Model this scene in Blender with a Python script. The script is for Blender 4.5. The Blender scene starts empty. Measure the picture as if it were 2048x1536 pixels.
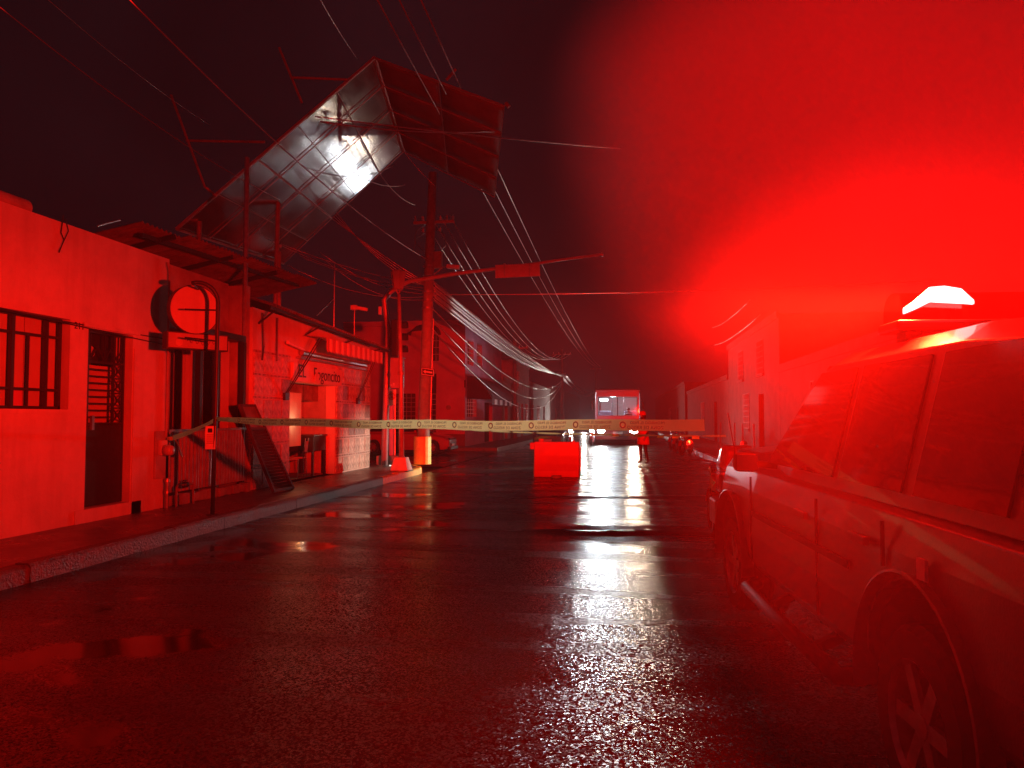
import bpy, bmesh, math, random
from mathutils import Vector, Matrix, Euler, noise
random.seed(7)
R = math.radians
SC = bpy.context.scene
COL = SC.collection

# ------------------------------------------------------------------ camera
FPX, CAMH = 1500.0, 1.58
YAW, PITCH = R(8.568), R(2.529)
cam_d = bpy.data.cameras.new('camera')
cam_d.sensor_width = 36.0
cam_d.lens = FPX / 2048.0 * 36.0
cam_d.clip_start, cam_d.clip_end = 0.05, 3000.0
cam = bpy.data.objects.new('camera', cam_d)
COL.objects.link(cam)
cam.location = (0, 0, CAMH)
cam.rotation_euler = (R(90) + PITCH, 0, YAW)
SC.camera = cam

# ------------------------------------------------------------------ world: night overcast sky
W = bpy.data.worlds.new('World')
SC.world = W
W.use_nodes = True
wn, wl = W.node_tree.nodes, W.node_tree.links
bg = wn['Background']
sky = wn.new('ShaderNodeTexSky')
sky.sky_type = 'NISHITA'
sky.sun_disc = False
sky.sun_elevation = R(-4)
sky.sun_rotation = R(200)
tc = wn.new('ShaderNodeTexCoord')
nz = wn.new('ShaderNodeTexNoise')
nz.inputs['Scale'].default_value = 2.2
nz.inputs['Detail'].default_value = 4
wl.new(tc.outputs['Generated'], nz.inputs['Vector'])
cr = wn.new('ShaderNodeValToRGB')
cr.color_ramp.elements[0].position = 0.3
cr.color_ramp.elements[0].color = (0.0022, 0.0013, 0.0019, 1)
cr.color_ramp.elements[1].position = 0.75
cr.color_ramp.elements[1].color = (0.0085, 0.0040, 0.0056, 1)
wl.new(nz.outputs['Fac'], cr.inputs['Fac'])
mx = wn.new('ShaderNodeMix')
mx.data_type = 'RGBA'
mx.blend_type = 'ADD'
mx.inputs[0].default_value = 0.004
wl.new(cr.outputs['Color'], mx.inputs[6])
wl.new(sky.outputs['Color'], mx.inputs[7])
wl.new(mx.outputs[2], bg.inputs['Color'])
bg.inputs['Strength'].default_value = 1.0

SC.view_settings.view_transform = 'Standard'
SC.view_settings.look = 'None'
SC.view_settings.exposure = 0.0
SC.view_settings.gamma = 1.0
SC.view_settings.use_curve_mapping = False
SC.render.engine = 'CYCLES'
SC.cycles.use_denoising = True
SC.cycles.max_bounces = 6
SC.cycles.transparent_max_bounces = 12
SC.cycles.sample_clamp_indirect = 4.0
SC.cycles.volume_bounces = 0
SC.cycles.volume_step_rate = 3.0
SC.cycles.volume_max_steps = 64

# ------------------------------------------------------------------ where a sight line of the photograph meets a plane
_r = Vector((math.cos(YAW), math.sin(YAW), 0))
_f = Vector((-math.sin(YAW) * math.cos(PITCH), math.cos(YAW) * math.cos(PITCH), math.sin(PITCH)))
_u = _r.cross(_f)
_c = Vector((0, 0, CAMH))
def ray(px, py): return _f + _r * ((px - 1024) / FPX) + _u * ((768 - py) / FPX)
def on(px, py, ax, v):
    d = ray(px, py)
    return _c + d * ((v - _c[ax]) / d[ax])
def gz(px, py, z=0.0): return on(px, py, 2, z)
def gx(px, py, x): return on(px, py, 0, x)
def gy(px, py, y): return on(px, py, 1, y)

# ------------------------------------------------------------------ materials
MATS = {}
def mat(name, col, rough=0.6, metal=0.0, var=0.25, scale=6.0, bump=0.0, bscale=60.0, coat=0.0, emit=None, es=0.0, spec=0.5, wet=0.0):
    if name in MATS: return MATS[name]
    m = bpy.data.materials.new(name)
    m.use_nodes = True
    n, l = m.node_tree.nodes, m.node_tree.links
    p = n['Principled BSDF']
    p.inputs['Metallic'].default_value = metal
    p.inputs['Roughness'].default_value = rough
    p.inputs['Specular IOR Level'].default_value = spec
    if coat: p.inputs['Coat Weight'].default_value = coat
    t = n.new('ShaderNodeTexCoord')
    if var > 0:
        a = n.new('ShaderNodeTexNoise')
        a.inputs['Scale'].default_value = scale
        a.inputs['Detail'].default_value = 6
        a.inputs['Roughness'].default_value = 0.65
        l.new(t.outputs['Object'], a.inputs['Vector'])
        c = n.new('ShaderNodeValToRGB')
        c.color_ramp.elements[0].position, c.color_ramp.elements[1].position = 0.3, 0.7
        c.color_ramp.elements[0].color = tuple(x * (1 - var) for x in col) + (1,)
        c.color_ramp.elements[1].color = tuple(min(1, x * (1 + var * 0.6)) for x in col) + (1,)
        l.new(a.outputs['Fac'], c.inputs['Fac'])
        l.new(c.outputs['Color'], p.inputs['Base Color'])
        if wet > 0:
            mr = n.new('ShaderNodeMapRange')
            mr.inputs['From Min'].default_value, mr.inputs['From Max'].default_value = 0.35, 0.65
            mr.inputs['To Min'].default_value, mr.inputs['To Max'].default_value = max(0.04, rough - wet), rough
            l.new(a.outputs['Fac'], mr.inputs['Value'])
            l.new(mr.outputs['Result'], p.inputs['Roughness'])
    else:
        p.inputs['Base Color'].default_value = tuple(col) + (1,)
    if bump > 0:
        b = n.new('ShaderNodeTexNoise')
        b.inputs['Scale'].default_value = bscale
        b.inputs['Detail'].default_value = 5
        l.new(t.outputs['Object'], b.inputs['Vector'])
        bu = n.new('ShaderNodeBump')
        bu.inputs['Strength'].default_value = bump
        bu.inputs['Distance'].default_value = 0.02
        l.new(b.outputs['Fac'], bu.inputs['Height'])
        l.new(bu.outputs['Normal'], p.inputs['Normal'])
    if emit:
        p.inputs['Emission Color'].default_value = tuple(emit) + (1,)
        p.inputs['Emission Strength'].default_value = es
    MATS[name] = m
    return m

def glass(name, tint=(1, 1, 1), gloss=0.12, rough=0.02):
    if name in MATS: return MATS[name]
    m = bpy.data.materials.new(name)
    m.use_nodes = True
    n, l = m.node_tree.nodes, m.node_tree.links
    n.remove(n['Principled BSDF'])
    tr = n.new('ShaderNodeBsdfTransparent'); tr.inputs['Color'].default_value = tuple(tint) + (1,)
    g = n.new('ShaderNodeBsdfGlossy'); g.inputs['Roughness'].default_value = rough
    x = n.new('ShaderNodeMixShader')
    x.inputs[0].default_value = gloss
    l.new(tr.outputs[0], x.inputs[1]); l.new(g.outputs[0], x.inputs[2])
    l.new(x.outputs[0], n['Material Output'].inputs['Surface'])
    MATS[name] = m
    return m

def sheet(name, col, trans=0.5):
    """thin plastic or cloth that lets light through"""
    m = bpy.data.materials.new(name)
    m.use_nodes = True
    n, l = m.node_tree.nodes, m.node_tree.links
    n.remove(n['Principled BSDF'])
    d = n.new('ShaderNodeBsdfDiffuse'); d.inputs['Color'].default_value = tuple(col) + (1,)
    t = n.new('ShaderNodeBsdfTranslucent'); t.inputs['Color'].default_value = tuple(col) + (1,)
    g = n.new('ShaderNodeBsdfGlossy'); g.inputs['Roughness'].default_value = 0.3
    x = n.new('ShaderNodeMixShader'); x.inputs[0].default_value = trans
    y = n.new('ShaderNodeMixShader'); y.inputs[0].default_value = 0.06
    l.new(d.outputs[0], x.inputs[1]); l.new(t.outputs[0], x.inputs[2])
    l.new(x.outputs[0], y.inputs[1]); l.new(g.outputs[0], y.inputs[2])
    l.new(y.outputs[0], n['Material Output'].inputs['Surface'])
    MATS[name] = m
    return m

# ------------------------------------------------------------------ mesh builder
class MB:
    def __init__(s): s.v, s.f = [], []
    def add(s, vs, fs):
        o = len(s.v)
        s.v += [Vector(v) for v in vs]
        s.f += [tuple(i + o for i in f) for f in fs]
        return s
    def box(s, x0, x1, y0, y1, z0, z1):
        return s.add([(x0,y0,z0),(x1,y0,z0),(x1,y1,z0),(x0,y1,z0),(x0,y0,z1),(x1,y0,z1),(x1,y1,z1),(x0,y1,z1)],
                     [(0,3,2,1),(4,5,6,7),(0,1,5,4),(1,2,6,5),(2,3,7,6),(3,0,4,7)])
    def obox(s, c, ax, ay, az):
        """box from a centre and three half-axis vectors"""
        c, ax, ay, az = Vector(c), Vector(ax), Vector(ay), Vector(az)
        vs = [c + ax*i + ay*j + az*k for k in (-1,1) for i, j in ((-1,-1),(1,-1),(1,1),(-1,1))]
        return s.add(vs, [(0,3,2,1),(4,5,6,7),(0,1,5,4),(1,2,6,5),(2,3,7,6),(3,0,4,7)])
    def bar(s, a, b, w, h=None, up=(0,0,1)):
        a, b = Vector(a), Vector(b); h = h or w
        d = b - a; L = d.length; d.normalize()
        u = Vector(up)
        if abs(d.dot(u)) > 0.95: u = Vector((1,0,0))
        x = d.cross(u).normalized(); z = x.cross(d)
        return s.obox((a+b)/2, x*w/2, d*L/2, z*h/2)
    def tube(s, pts, r, n=8, caps=True):
        pts = [Vector(p) for p in pts]
        rs = r if isinstance(r, (list, tuple)) else [r]*len(pts)
        o = len(s.v); prev = None
        for i, p in enumerate(pts):
            d = (pts[min(i+1,len(pts)-1)] - pts[max(i-1,0)]).normalized()
            if prev is None:
                a = Vector((0,0,1)) if abs(d.z) < 0.9 else Vector((1,0,0))
                x = d.cross(a).normalized()
            else:
                x = (prev - d*prev.dot(d)).normalized()
            prev = x; y = d.cross(x)
            for k in range(n):
                t = 2*math.pi*k/n
                s.v.append(p + (x*math.cos(t) + y*math.sin(t))*rs[i])
        for i in range(len(pts)-1):
            for k in range(n):
                s.f.append((o+i*n+k, o+i*n+(k+1)%n, o+(i+1)*n+(k+1)%n, o+(i+1)*n+k))
        if caps:
            s.f.append(tuple(o+k for k in range(n))[::-1])
            e = o+(len(pts)-1)*n
            s.f.append(tuple(e+k for k in range(n)))
        return s
    def lathe(s, prof, n=20, axis='z', c=(0,0,0)):
        o = len(s.v); c = Vector(c)
        for (r, h) in prof:
            for k in range(n):
                t = 2*math.pi*k/n; a, b = r*math.cos(t), r*math.sin(t)
                s.v.append(c + Vector({'z': (a,b,h), 'x': (h,a,b), 'y': (b,h,a)}[axis]))
        for i in range(len(prof)-1):
            for k in range(n):
                s.f.append((o+i*n+k, o+i*n+(k+1)%n, o+(i+1)*n+(k+1)%n, o+(i+1)*n+k))
        return s
    def prism(s, poly, d):
        """polygon (3-D points) pushed along vector d"""
        d = Vector(d); n = len(poly); poly = [Vector(p) for p in poly]
        fs = [tuple(range(n))[::-1], tuple(range(n, 2*n))]
        fs += [(i, (i+1)%n, n+(i+1)%n, n+i) for i in range(n)]
        return s.add(poly + [p+d for p in poly], fs)
    def grid(s, fn, nu, nv):
        vs = [fn(i/nu, j/nv) for j in range(nv+1) for i in range(nu+1)]
        return s.add(vs, [(j*(nu+1)+i, j*(nu+1)+i+1, (j+1)*(nu+1)+i+1, (j+1)*(nu+1)+i) for j in range(nv) for i in range(nu)])
    def mesh(s, name, m, inv=None, smooth=False):
        me = bpy.data.meshes.new(name)
        me.from_pydata([tuple(inv @ v) if inv else tuple(v) for v in s.v], [], s.f)
        bm = bmesh.new(); bm.from_mesh(me)
        bmesh.ops.recalc_face_normals(bm, faces=bm.faces[:])
        bm.to_mesh(me); bm.free()
        if smooth:
            me.polygons.foreach_set('use_smooth', [True]*len(me.polygons))
        if m: me.materials.append(m)
        return me
    def build(s, name, m, parent=None, smooth=False, bevel=0, thick=0, local=False, **tags):
        inv = None
        if parent is not None and not local: inv = wmat(parent).inverted()
        o = bpy.data.objects.new(name, s.mesh(name, m, inv, smooth))
        COL.objects.link(o)
        if parent is not None: o.parent = parent
        if thick:
            q = o.modifiers.new('thickness', 'SOLIDIFY'); q.thickness = thick; q.offset = 0
        if bevel:
            q = o.modifiers.new('bevel', 'BEVEL'); q.width = bevel; q.segments = 2; q.limit_method = 'ANGLE'
        for k, v in tags.items(): o[k] = v
        return o
def wmat(o):
    M = Matrix.LocRotScale(o.location, o.rotation_euler, o.scale)
    return wmat(o.parent) @ M if o.parent else M
def thing(name, label, cat, loc=(0,0,0), rz=0.0, group=None):
    o = bpy.data.objects.new(name, None)
    o.empty_display_size = 0.2
    COL.objects.link(o)
    o.location = loc; o.rotation_euler = (0, 0, rz)
    o['label'] = label; o['category'] = cat
    if group: o['group'] = group
    return o
def child_copy(src, parent, name=None, loc=None, mt=None):
    o = bpy.data.objects.new(name or src.name.split('.')[0], src.data)
    COL.objects.link(o); o.parent = parent
    if loc is not None: o.location = loc
    return o
def copy_tree(o, parent=None):
    c = o.copy(); COL.objects.link(c); c.parent = parent
    for ch in list(o.children): copy_tree(ch, c)
    return c
def text_mesh(body, size, m, extrude=0.002, space=1.0):
    cu = bpy.data.curves.new('lettering', 'FONT')
    cu.body = body; cu.size = size; cu.extrude = extrude; cu.space_character = space
    cu.align_x = 'CENTER'; cu.align_y = 'CENTER'; cu.resolution_u = 3
    o = bpy.data.objects.new('lettering', cu); COL.objects.link(o)
    bpy.context.view_layer.update()
    me = bpy.data.meshes.new_from_object(o.evaluated_get(bpy.context.evaluated_depsgraph_get()))
    bpy.data.objects.remove(o); bpy.data.curves.remove(cu)
    me.materials.clear(); me.materials.append(m)
    return me
def put_text(me, parent, c, right, up, name='lettering'):
    """lettering mesh at world point c, reading along right"""
    r, u = Vector(right).normalized(), Vector(up).normalized()
    n = r.cross(u)
    M = Matrix((( r.x,u.x,n.x,c[0]),(r.y,u.y,n.y,c[1]),(r.z,u.z,n.z,c[2]),(0,0,0,1)))
    o = bpy.data.objects.new(name, me); COL.objects.link(o)
    o.parent = parent
    o.matrix_local = wmat(parent).inverted() @ M
    return o
def corrugated(o, u, v, nrm, waves, amp, mb=None, nv=1):
    o, u, v, nrm = Vector(o), Vector(u), Vector(v), Vector(nrm).normalized()
    n = waves*6
    mb = mb or MB()
    return mb.grid(lambda a, b: o + u*a + v*b + nrm*(amp*math.sin(a*waves*2*math.pi)), n, nv)

def weathered(m, amount=.35):
    """rain streaks and damp patches laid over a plaster's colour"""
    n, l = m.node_tree.nodes, m.node_tree.links
    p = n['Principled BSDF']; src = p.inputs['Base Color'].links[0].from_socket
    t = n.new('ShaderNodeTexCoord'); mp = n.new('ShaderNodeMapping'); mp.inputs['Scale'].default_value = (3.2, 3.2, .28)
    l.new(t.outputs['Object'], mp.inputs['Vector'])
    a = n.new('ShaderNodeTexNoise'); a.inputs['Scale'].default_value = 1.6; a.inputs['Detail'].default_value = 7; a.inputs['Roughness'].default_value = .6
    l.new(mp.outputs[0], a.inputs['Vector'])
    r = n.new('ShaderNodeMapRange'); r.inputs['From Min'].default_value = .48; r.inputs['From Max'].default_value = .72
    r.inputs['To Min'].default_value = 0; r.inputs['To Max'].default_value = amount; l.new(a.outputs['Fac'], r.inputs['Value'])
    x = n.new('ShaderNodeMix'); x.data_type = 'RGBA'; x.blend_type = 'MULTIPLY'
    l.new(r.outputs['Result'], x.inputs[0]); l.new(src, x.inputs[6]); x.inputs[7].default_value = (.35,.28,.22,1)
    l.new(x.outputs[2], p.inputs['Base Color'])
# palette
M_plaster = mat('plaster_pale', (0.62, 0.55, 0.50), 0.8, var=0.20, scale=1.1, bump=0.2, bscale=30)
weathered(M_plaster, .2)
M_plaster2 = mat('plaster_grey', (0.40, 0.36, 0.34), 0.85, var=0.35, scale=2.5, bump=0.2, bscale=30)
M_pink = mat('plaster_pink', (0.62, 0.33, 0.50), 0.85, var=0.2, scale=0.9, bump=0.1)
M_iron = mat('black_iron', (0.03, 0.03, 0.03), 0.45, 0.0, var=0.3, scale=20)
M_steel = mat('galvanised_steel', (0.45, 0.45, 0.47), 0.4, 0.8, var=0.3, scale=12)
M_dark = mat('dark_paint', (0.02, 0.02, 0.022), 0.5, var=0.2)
M_concrete = mat('concrete', (0.30, 0.29, 0.27), 0.85, var=0.3, scale=5, bump=0.3, bscale=40)
M_wood = mat('dark_wood', (0.09, 0.055, 0.035), 0.55, var=0.5, scale=9, bump=0.15, wet=0.2)
M_rubber = mat('rubber', (0.02, 0.02, 0.02), 0.7, var=0.2)
M_cable = mat('cable_rubber', (0.10, 0.10, 0.10), 0.25, var=0.0, spec=0.8)
M_white = mat('white_paint', (0.72, 0.72, 0.70), 0.55, var=0.15, scale=8)
M_chrome = mat('chrome', (0.7, 0.7, 0.7), 0.12, 1.0, var=0.0)

# ------------------------------------------------------------------ the ground
def asphalt():
    """wet coarse asphalt: every stone is a small tilted facet under a film of water; puddles along the left gutter"""
    m = bpy.data.materials.new('wet_asphalt'); m.use_nodes = True
    n, l = m.node_tree.nodes, m.node_tree.links
    p = n['Principled BSDF']
    t = n.new('ShaderNodeTexCoord')
    def math_(op, a, b=None, c=None):
        k = n.new('ShaderNodeMath'); k.operation = op
        for i, v in enumerate((a, b, c)):
            if v is None: continue
            if isinstance(v, (int, float)): k.inputs[i].default_value = v
            else: l.new(v, k.inputs[i])
        return k.outputs[0]
    def vec(op, a, b=None, sc=None):
        k = n.new('ShaderNodeVectorMath'); k.operation = op
        for i, v in enumerate((a, b)):
            if v is None: continue
            if isinstance(v, tuple): k.inputs[i].default_value = v
            else: l.new(v, k.inputs[i])
        if sc is not None:
            if isinstance(sc, float): k.inputs['Scale'].default_value = sc
            else: l.new(sc, k.inputs['Scale'])
        return k.outputs['Vector']
    def noise_(sc, det=4, stretch=None):
        a = n.new('ShaderNodeTexNoise'); a.inputs['Scale'].default_value = sc; a.inputs['Detail'].default_value = det
        if stretch:
            mp = n.new('ShaderNodeMapping'); mp.inputs['Scale'].default_value = stretch
            l.new(t.outputs['Object'], mp.inputs['Vector']); l.new(mp.outputs[0], a.inputs['Vector'])
        else: l.new(t.outputs['Object'], a.inputs['Vector'])
        return a.outputs['Fac']
    def ramp(v, a0, a1, b0, b1):
        k = n.new('ShaderNodeMapRange'); l.new(v, k.inputs['Value'])
        for nm, x in (('From Min', a0), ('From Max', a1), ('To Min', b0), ('To Max', b1)): k.inputs[nm].default_value = x
        return k.outputs['Result']
    def cells(sc):
        k = n.new('ShaderNodeTexVoronoi'); k.inputs['Scale'].default_value = sc
        l.new(t.outputs['Object'], k.inputs['Vector']); return k
    big, small = cells(82), cells(170)
    patch = noise_(0.55, 4, (1, .8, 1)); band = noise_(0.9, 4, (.30, 2.0, 1)); fine = noise_(190, 2)
    sx = n.new('ShaderNodeSeparateXYZ'); l.new(t.outputs['Object'], sx.inputs[0])
    gut = math_('MINIMUM', math_('MAXIMUM', math_('MULTIPLY', math_('ADD', math_('MULTIPLY', sx.outputs['X'], -1.0), -2.9), .05), -.2), .055)
    pud = ramp(math_('ADD', noise_(.50, 5, (1, 1.5, 1)), gut), .585, .63, 0, 1)
    c = n.new('ShaderNodeValToRGB')
    c.color_ramp.elements[0].color = (.008, .008, .008, 1); c.color_ramp.elements[1].color = (.030, .028, .027, 1)
    l.new(math_('ADD', math_('MULTIPLY', fine, .6), math_('MULTIPLY', patch, .4)), c.inputs['Fac']); l.new(c.outputs['Color'], p.inputs['Base Color'])
    ro = n.new('ShaderNodeMix'); l.new(pud, ro.inputs[0]); l.new(ramp(band, .35, .65, .18, .32), ro.inputs[2]); ro.inputs[3].default_value = .11
    l.new(ro.outputs[0], p.inputs['Roughness'])
    # facet tilt
    ctr = lambda k: vec('SUBTRACT', k.outputs['Color'], (.5, .5, .5))
    tilt = vec('ADD', vec('SCALE', ctr(big), None, .50), vec('SCALE', ctr(small), None, .26))
    flat = vec('MULTIPLY', tilt, (.75, 1, 0))
    amt = math_('MULTIPLY', ramp(band, .3, .7, .55, 1.15), math_('SUBTRACT', 1.0, math_('MULTIPLY', pud, .985)))
    g = n.new('ShaderNodeNewGeometry')
    nn = vec('NORMALIZE', vec('ADD', g.outputs['Normal'], vec('SCALE', flat, None, amt)))
    l.new(nn, p.inputs['Normal'])
    p.inputs['Specular IOR Level'].default_value = .30
    return m
M_road = asphalt()
KX, WX, RK = -5.75, -7.25, 3.05        # left kerb, left facades, right kerb
MB().box(-60, 60, -20, 400, -0.6, -0.12).build('ground', mat('earth', (0.05, 0.045, 0.04), 0.9), kind='structure')
def road_z(x, y):
    z = 0.006*noise.noise(Vector((x*0.35, y*1.1, 3.1))) + 0.004*noise.noise(Vector((x*1.3, y*2.7, 9.0)))
    crown = 0.03*(1 - ((x+1.35)/4.4)**2) - 0.03
    d = y - (10.55 + 0.12*math.sin(x*1.3) + 0.05*math.sin(x*4.1))       # worn ridge across the road
    w = max(0.0, min(1.0, (x+1.6)/0.8)) * max(0.0, min(1.0, (1.6-x)/0.8))
    z += w*(0.035*math.exp(-(d/0.10)**2) - 0.02*math.exp(-((d-0.28)/0.2)**2))
    z += 0.012*math.exp(-((y-15.2-0.2*math.sin(x))/0.12)**2)*max(0, min(1, (x+3)/1)) 
    return z + max(-0.05, crown)
ny = 620
ys = [(-3 + 83*(j/ny)**1.45) for j in range(ny+1)]
xs = [KX - 0.02 + (RK + 0.04 - KX)*i/70 for i in range(71)]
rb = MB(); rb.v = [Vector((x, y, road_z(x, y))) for y in ys for x in xs]
rb.f = [(j*71+i, j*71+i+1, (j+1)*71+i+1, (j+1)*71+i) for j in range(ny) for i in range(70)]
rb.build('road', M_road, smooth=True, kind='structure')
MB().add([(KX,80,-0.03),(RK,80,-0.03),(RK,400,-0.03),(KX,400,-0.03)], [(0,1,2,3)]).build('road_beyond', M_road, kind='structure')
MB().grid(lambda a, b: Vector((-60 + a*(KX-0.02+60), 23.6+b*11.0, -0.012+0.005*noise.noise(Vector((a*60, b*12, 1))))), 90, 24).build('cross_street', M_road, smooth=True, kind='structure')
M_pave = mat('wet_pavement', (0.17, 0.15, 0.14), 0.5, var=0.3, scale=3, bump=0.35, bscale=45, wet=0.26)
# left pavement, its corner rounded towards the cross street
poly = [(-14, -3), (KX-0.16, -3), (KX-0.16, 20.6)]
for k in range(1, 9):
    t = k/8*math.pi/2
    poly.append((KX-0.16-2.2*(1-math.cos(t)), 20.6+2.0*math.sin(t)))
poly += [(-14, 22.6)]
pave = MB().prism([(x, y, -0.1) for x, y in poly], (0, 0, 0.25)).build('pavement', M_pave, kind='structure')
M_kerb = mat('kerb_concrete', (0.12, 0.112, 0.105), 0.6, var=0.65, scale=14, bump=1.0, bscale=38, wet=0.3)
M_yel = mat('yellow_paint', (0.75, 0.50, 0.06), 0.5, var=0.35, scale=14, bump=0.2)
path = [(KX-0.16, y) for y in [-3 + 1.2*i for i in range(20)]]
path = [p for p in path if p[1] < 20.5] + [(KX-0.16-2.2*(1-math.cos(k/8*math.pi/2)), 20.6+2.0*math.sin(k/8*math.pi/2)) for k in range(0, 9)]
for i in range(len(path)-1):
    (xa, ya), (xb, yb) = path[i], path[i+1]
    d = Vector((xb-xa, yb-ya, 0)); L = d.length; d.normalize(); nn = Vector((d.y, -d.x, 0))
    a = Vector((xa, ya, 0)) + d*0.002; b = Vector((xb, yb, 0)) - d*0.002
    h = 0.155 + random.uniform(-0.018, 0.008); nn = nn*random.uniform(.97, 1.03)
    k = MB().add([a+Vector((0,0,-.1)), a+nn*0.17+Vector((0,0,-.1)), a+nn*0.165+Vector((0,0,h-.03)), a+nn*0.14+Vector((0,0,h)), a+Vector((0,0,h)),
                  b+Vector((0,0,-.1)), b+nn*0.17+Vector((0,0,-.1)), b+nn*0.165+Vector((0,0,h-.03)), b+nn*0.14+Vector((0,0,h)), b+Vector((0,0,h))],
                 [(0,1,2,3,4),(5,9,8,7,6),(0,5,6,1),(1,6,7,2),(2,7,8,3),(3,8,9,4),(4,9,5,0)])
    k.build('kerb_stone', M_yel if ya > 16.8 else M_kerb, pave)
# right pavement with its painted kerb
paveR = MB().box(RK+0.16, 12, -3, 400, -0.1, 0.15).build('right_pavement', M_pave, kind='structure')
M_kw = mat('white_kerb_paint', (0.80, 0.80, 0.78), 0.5, var=0.2, scale=10, bump=0.2)
y = 8.0
i = 0
while y < 70:
    L = 3.2
    MB().box(RK-0.01, RK+0.156, y+0.03, y+L-0.03, -0.1, 0.165).build('kerb_stone', M_kw if i % 2 == 0 else M_kerb, paveR)
    y += L; i += 1
# pavement on the far side of the cross street
MB().box(-60, KX-0.16, 34.6, 400, -0.1, 0.15).build('far_pavement', M_pave, kind='structure')
# low rubble step under the gate
# ------------------------------------------------------------------ generic facade: a wall in plane x = const with openings
def wall_x(x, y0, y1, z0, z1, holes, depth, m, name, parent):
    """wall slab from x back by depth (towards -x if depth<0); holes = (ya,yb,za,zb)"""
    mb = MB()
    yy = sorted({y0, y1} | {h[0] for h in holes} | {h[1] for h in holes})
    zz = sorted({z0, z1} | {h[2] for h in holes} | {h[3] for h in holes})
    solid = lambda j, k: not (j < 0 or k < 0 or j >= len(yy)-1 or k >= len(zz)-1) and not any(h[0]-1e-6 <= yy[j] and yy[j+1] <= h[1]+1e-6 and h[2]-1e-6 <= zz[k] and zz[k+1] <= h[3]+1e-6 for h in holes)
    for j in range(len(yy)-1):
        for k in range(len(zz)-1):
            if not solid(j, k): continue
            a, b, c, d = yy[j], yy[j+1], zz[k], zz[k+1]
            mb.add([(x,a,c),(x,b,c),(x,b,d),(x,a,d)], [(0,1,2,3)])
            mb.add([(x+depth,a,c),(x+depth,b,c),(x+depth,b,d),(x+depth,a,d)], [(3,2,1,0)])
            for (jj, kk, e) in ((j-1,k,((a,c),(a,d))),(j+1,k,((b,c),(b,d))),(j,k-1,((a,c),(b,c))),(j,k+1,((a,d),(b,d)))):
                if not solid(jj, kk):
                    (p, q), (r2, s2) = e
                    mb.add([(x,p,q),(x,r2,s2),(x+depth,r2,s2),(x+depth,p,q)], [(0,1,2,3)])
    me_w = mb
    return me_w.build(name, m, parent)
def wall_y(y, x0, x1, z0, z1, holes, depth, m, name, parent):
    o = wall_x(0, x0, x1, z0, z1, holes, depth, m, name, None)
    for v in o.data.vertices:
        c = v.co.copy(); v.co = (c.y, y + c.x, c.z)
    o.parent = parent
    o.data.transform(wmat(parent).inverted())
    return o
M_pane = mat('window_glass_dark', (0.10, 0.09, 0.09), 0.12, var=0.3, scale=1.5, spec=0.8)
M_panelit = mat('frosted_glass', (0.45, 0.40, 0.38), 0.35, var=0.15, scale=2.5, bump=0.1, bscale=90)
M_panelmag = mat('mauve_glass', (0.50, 0.22, 0.42), 0.3, var=0.1)

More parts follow.
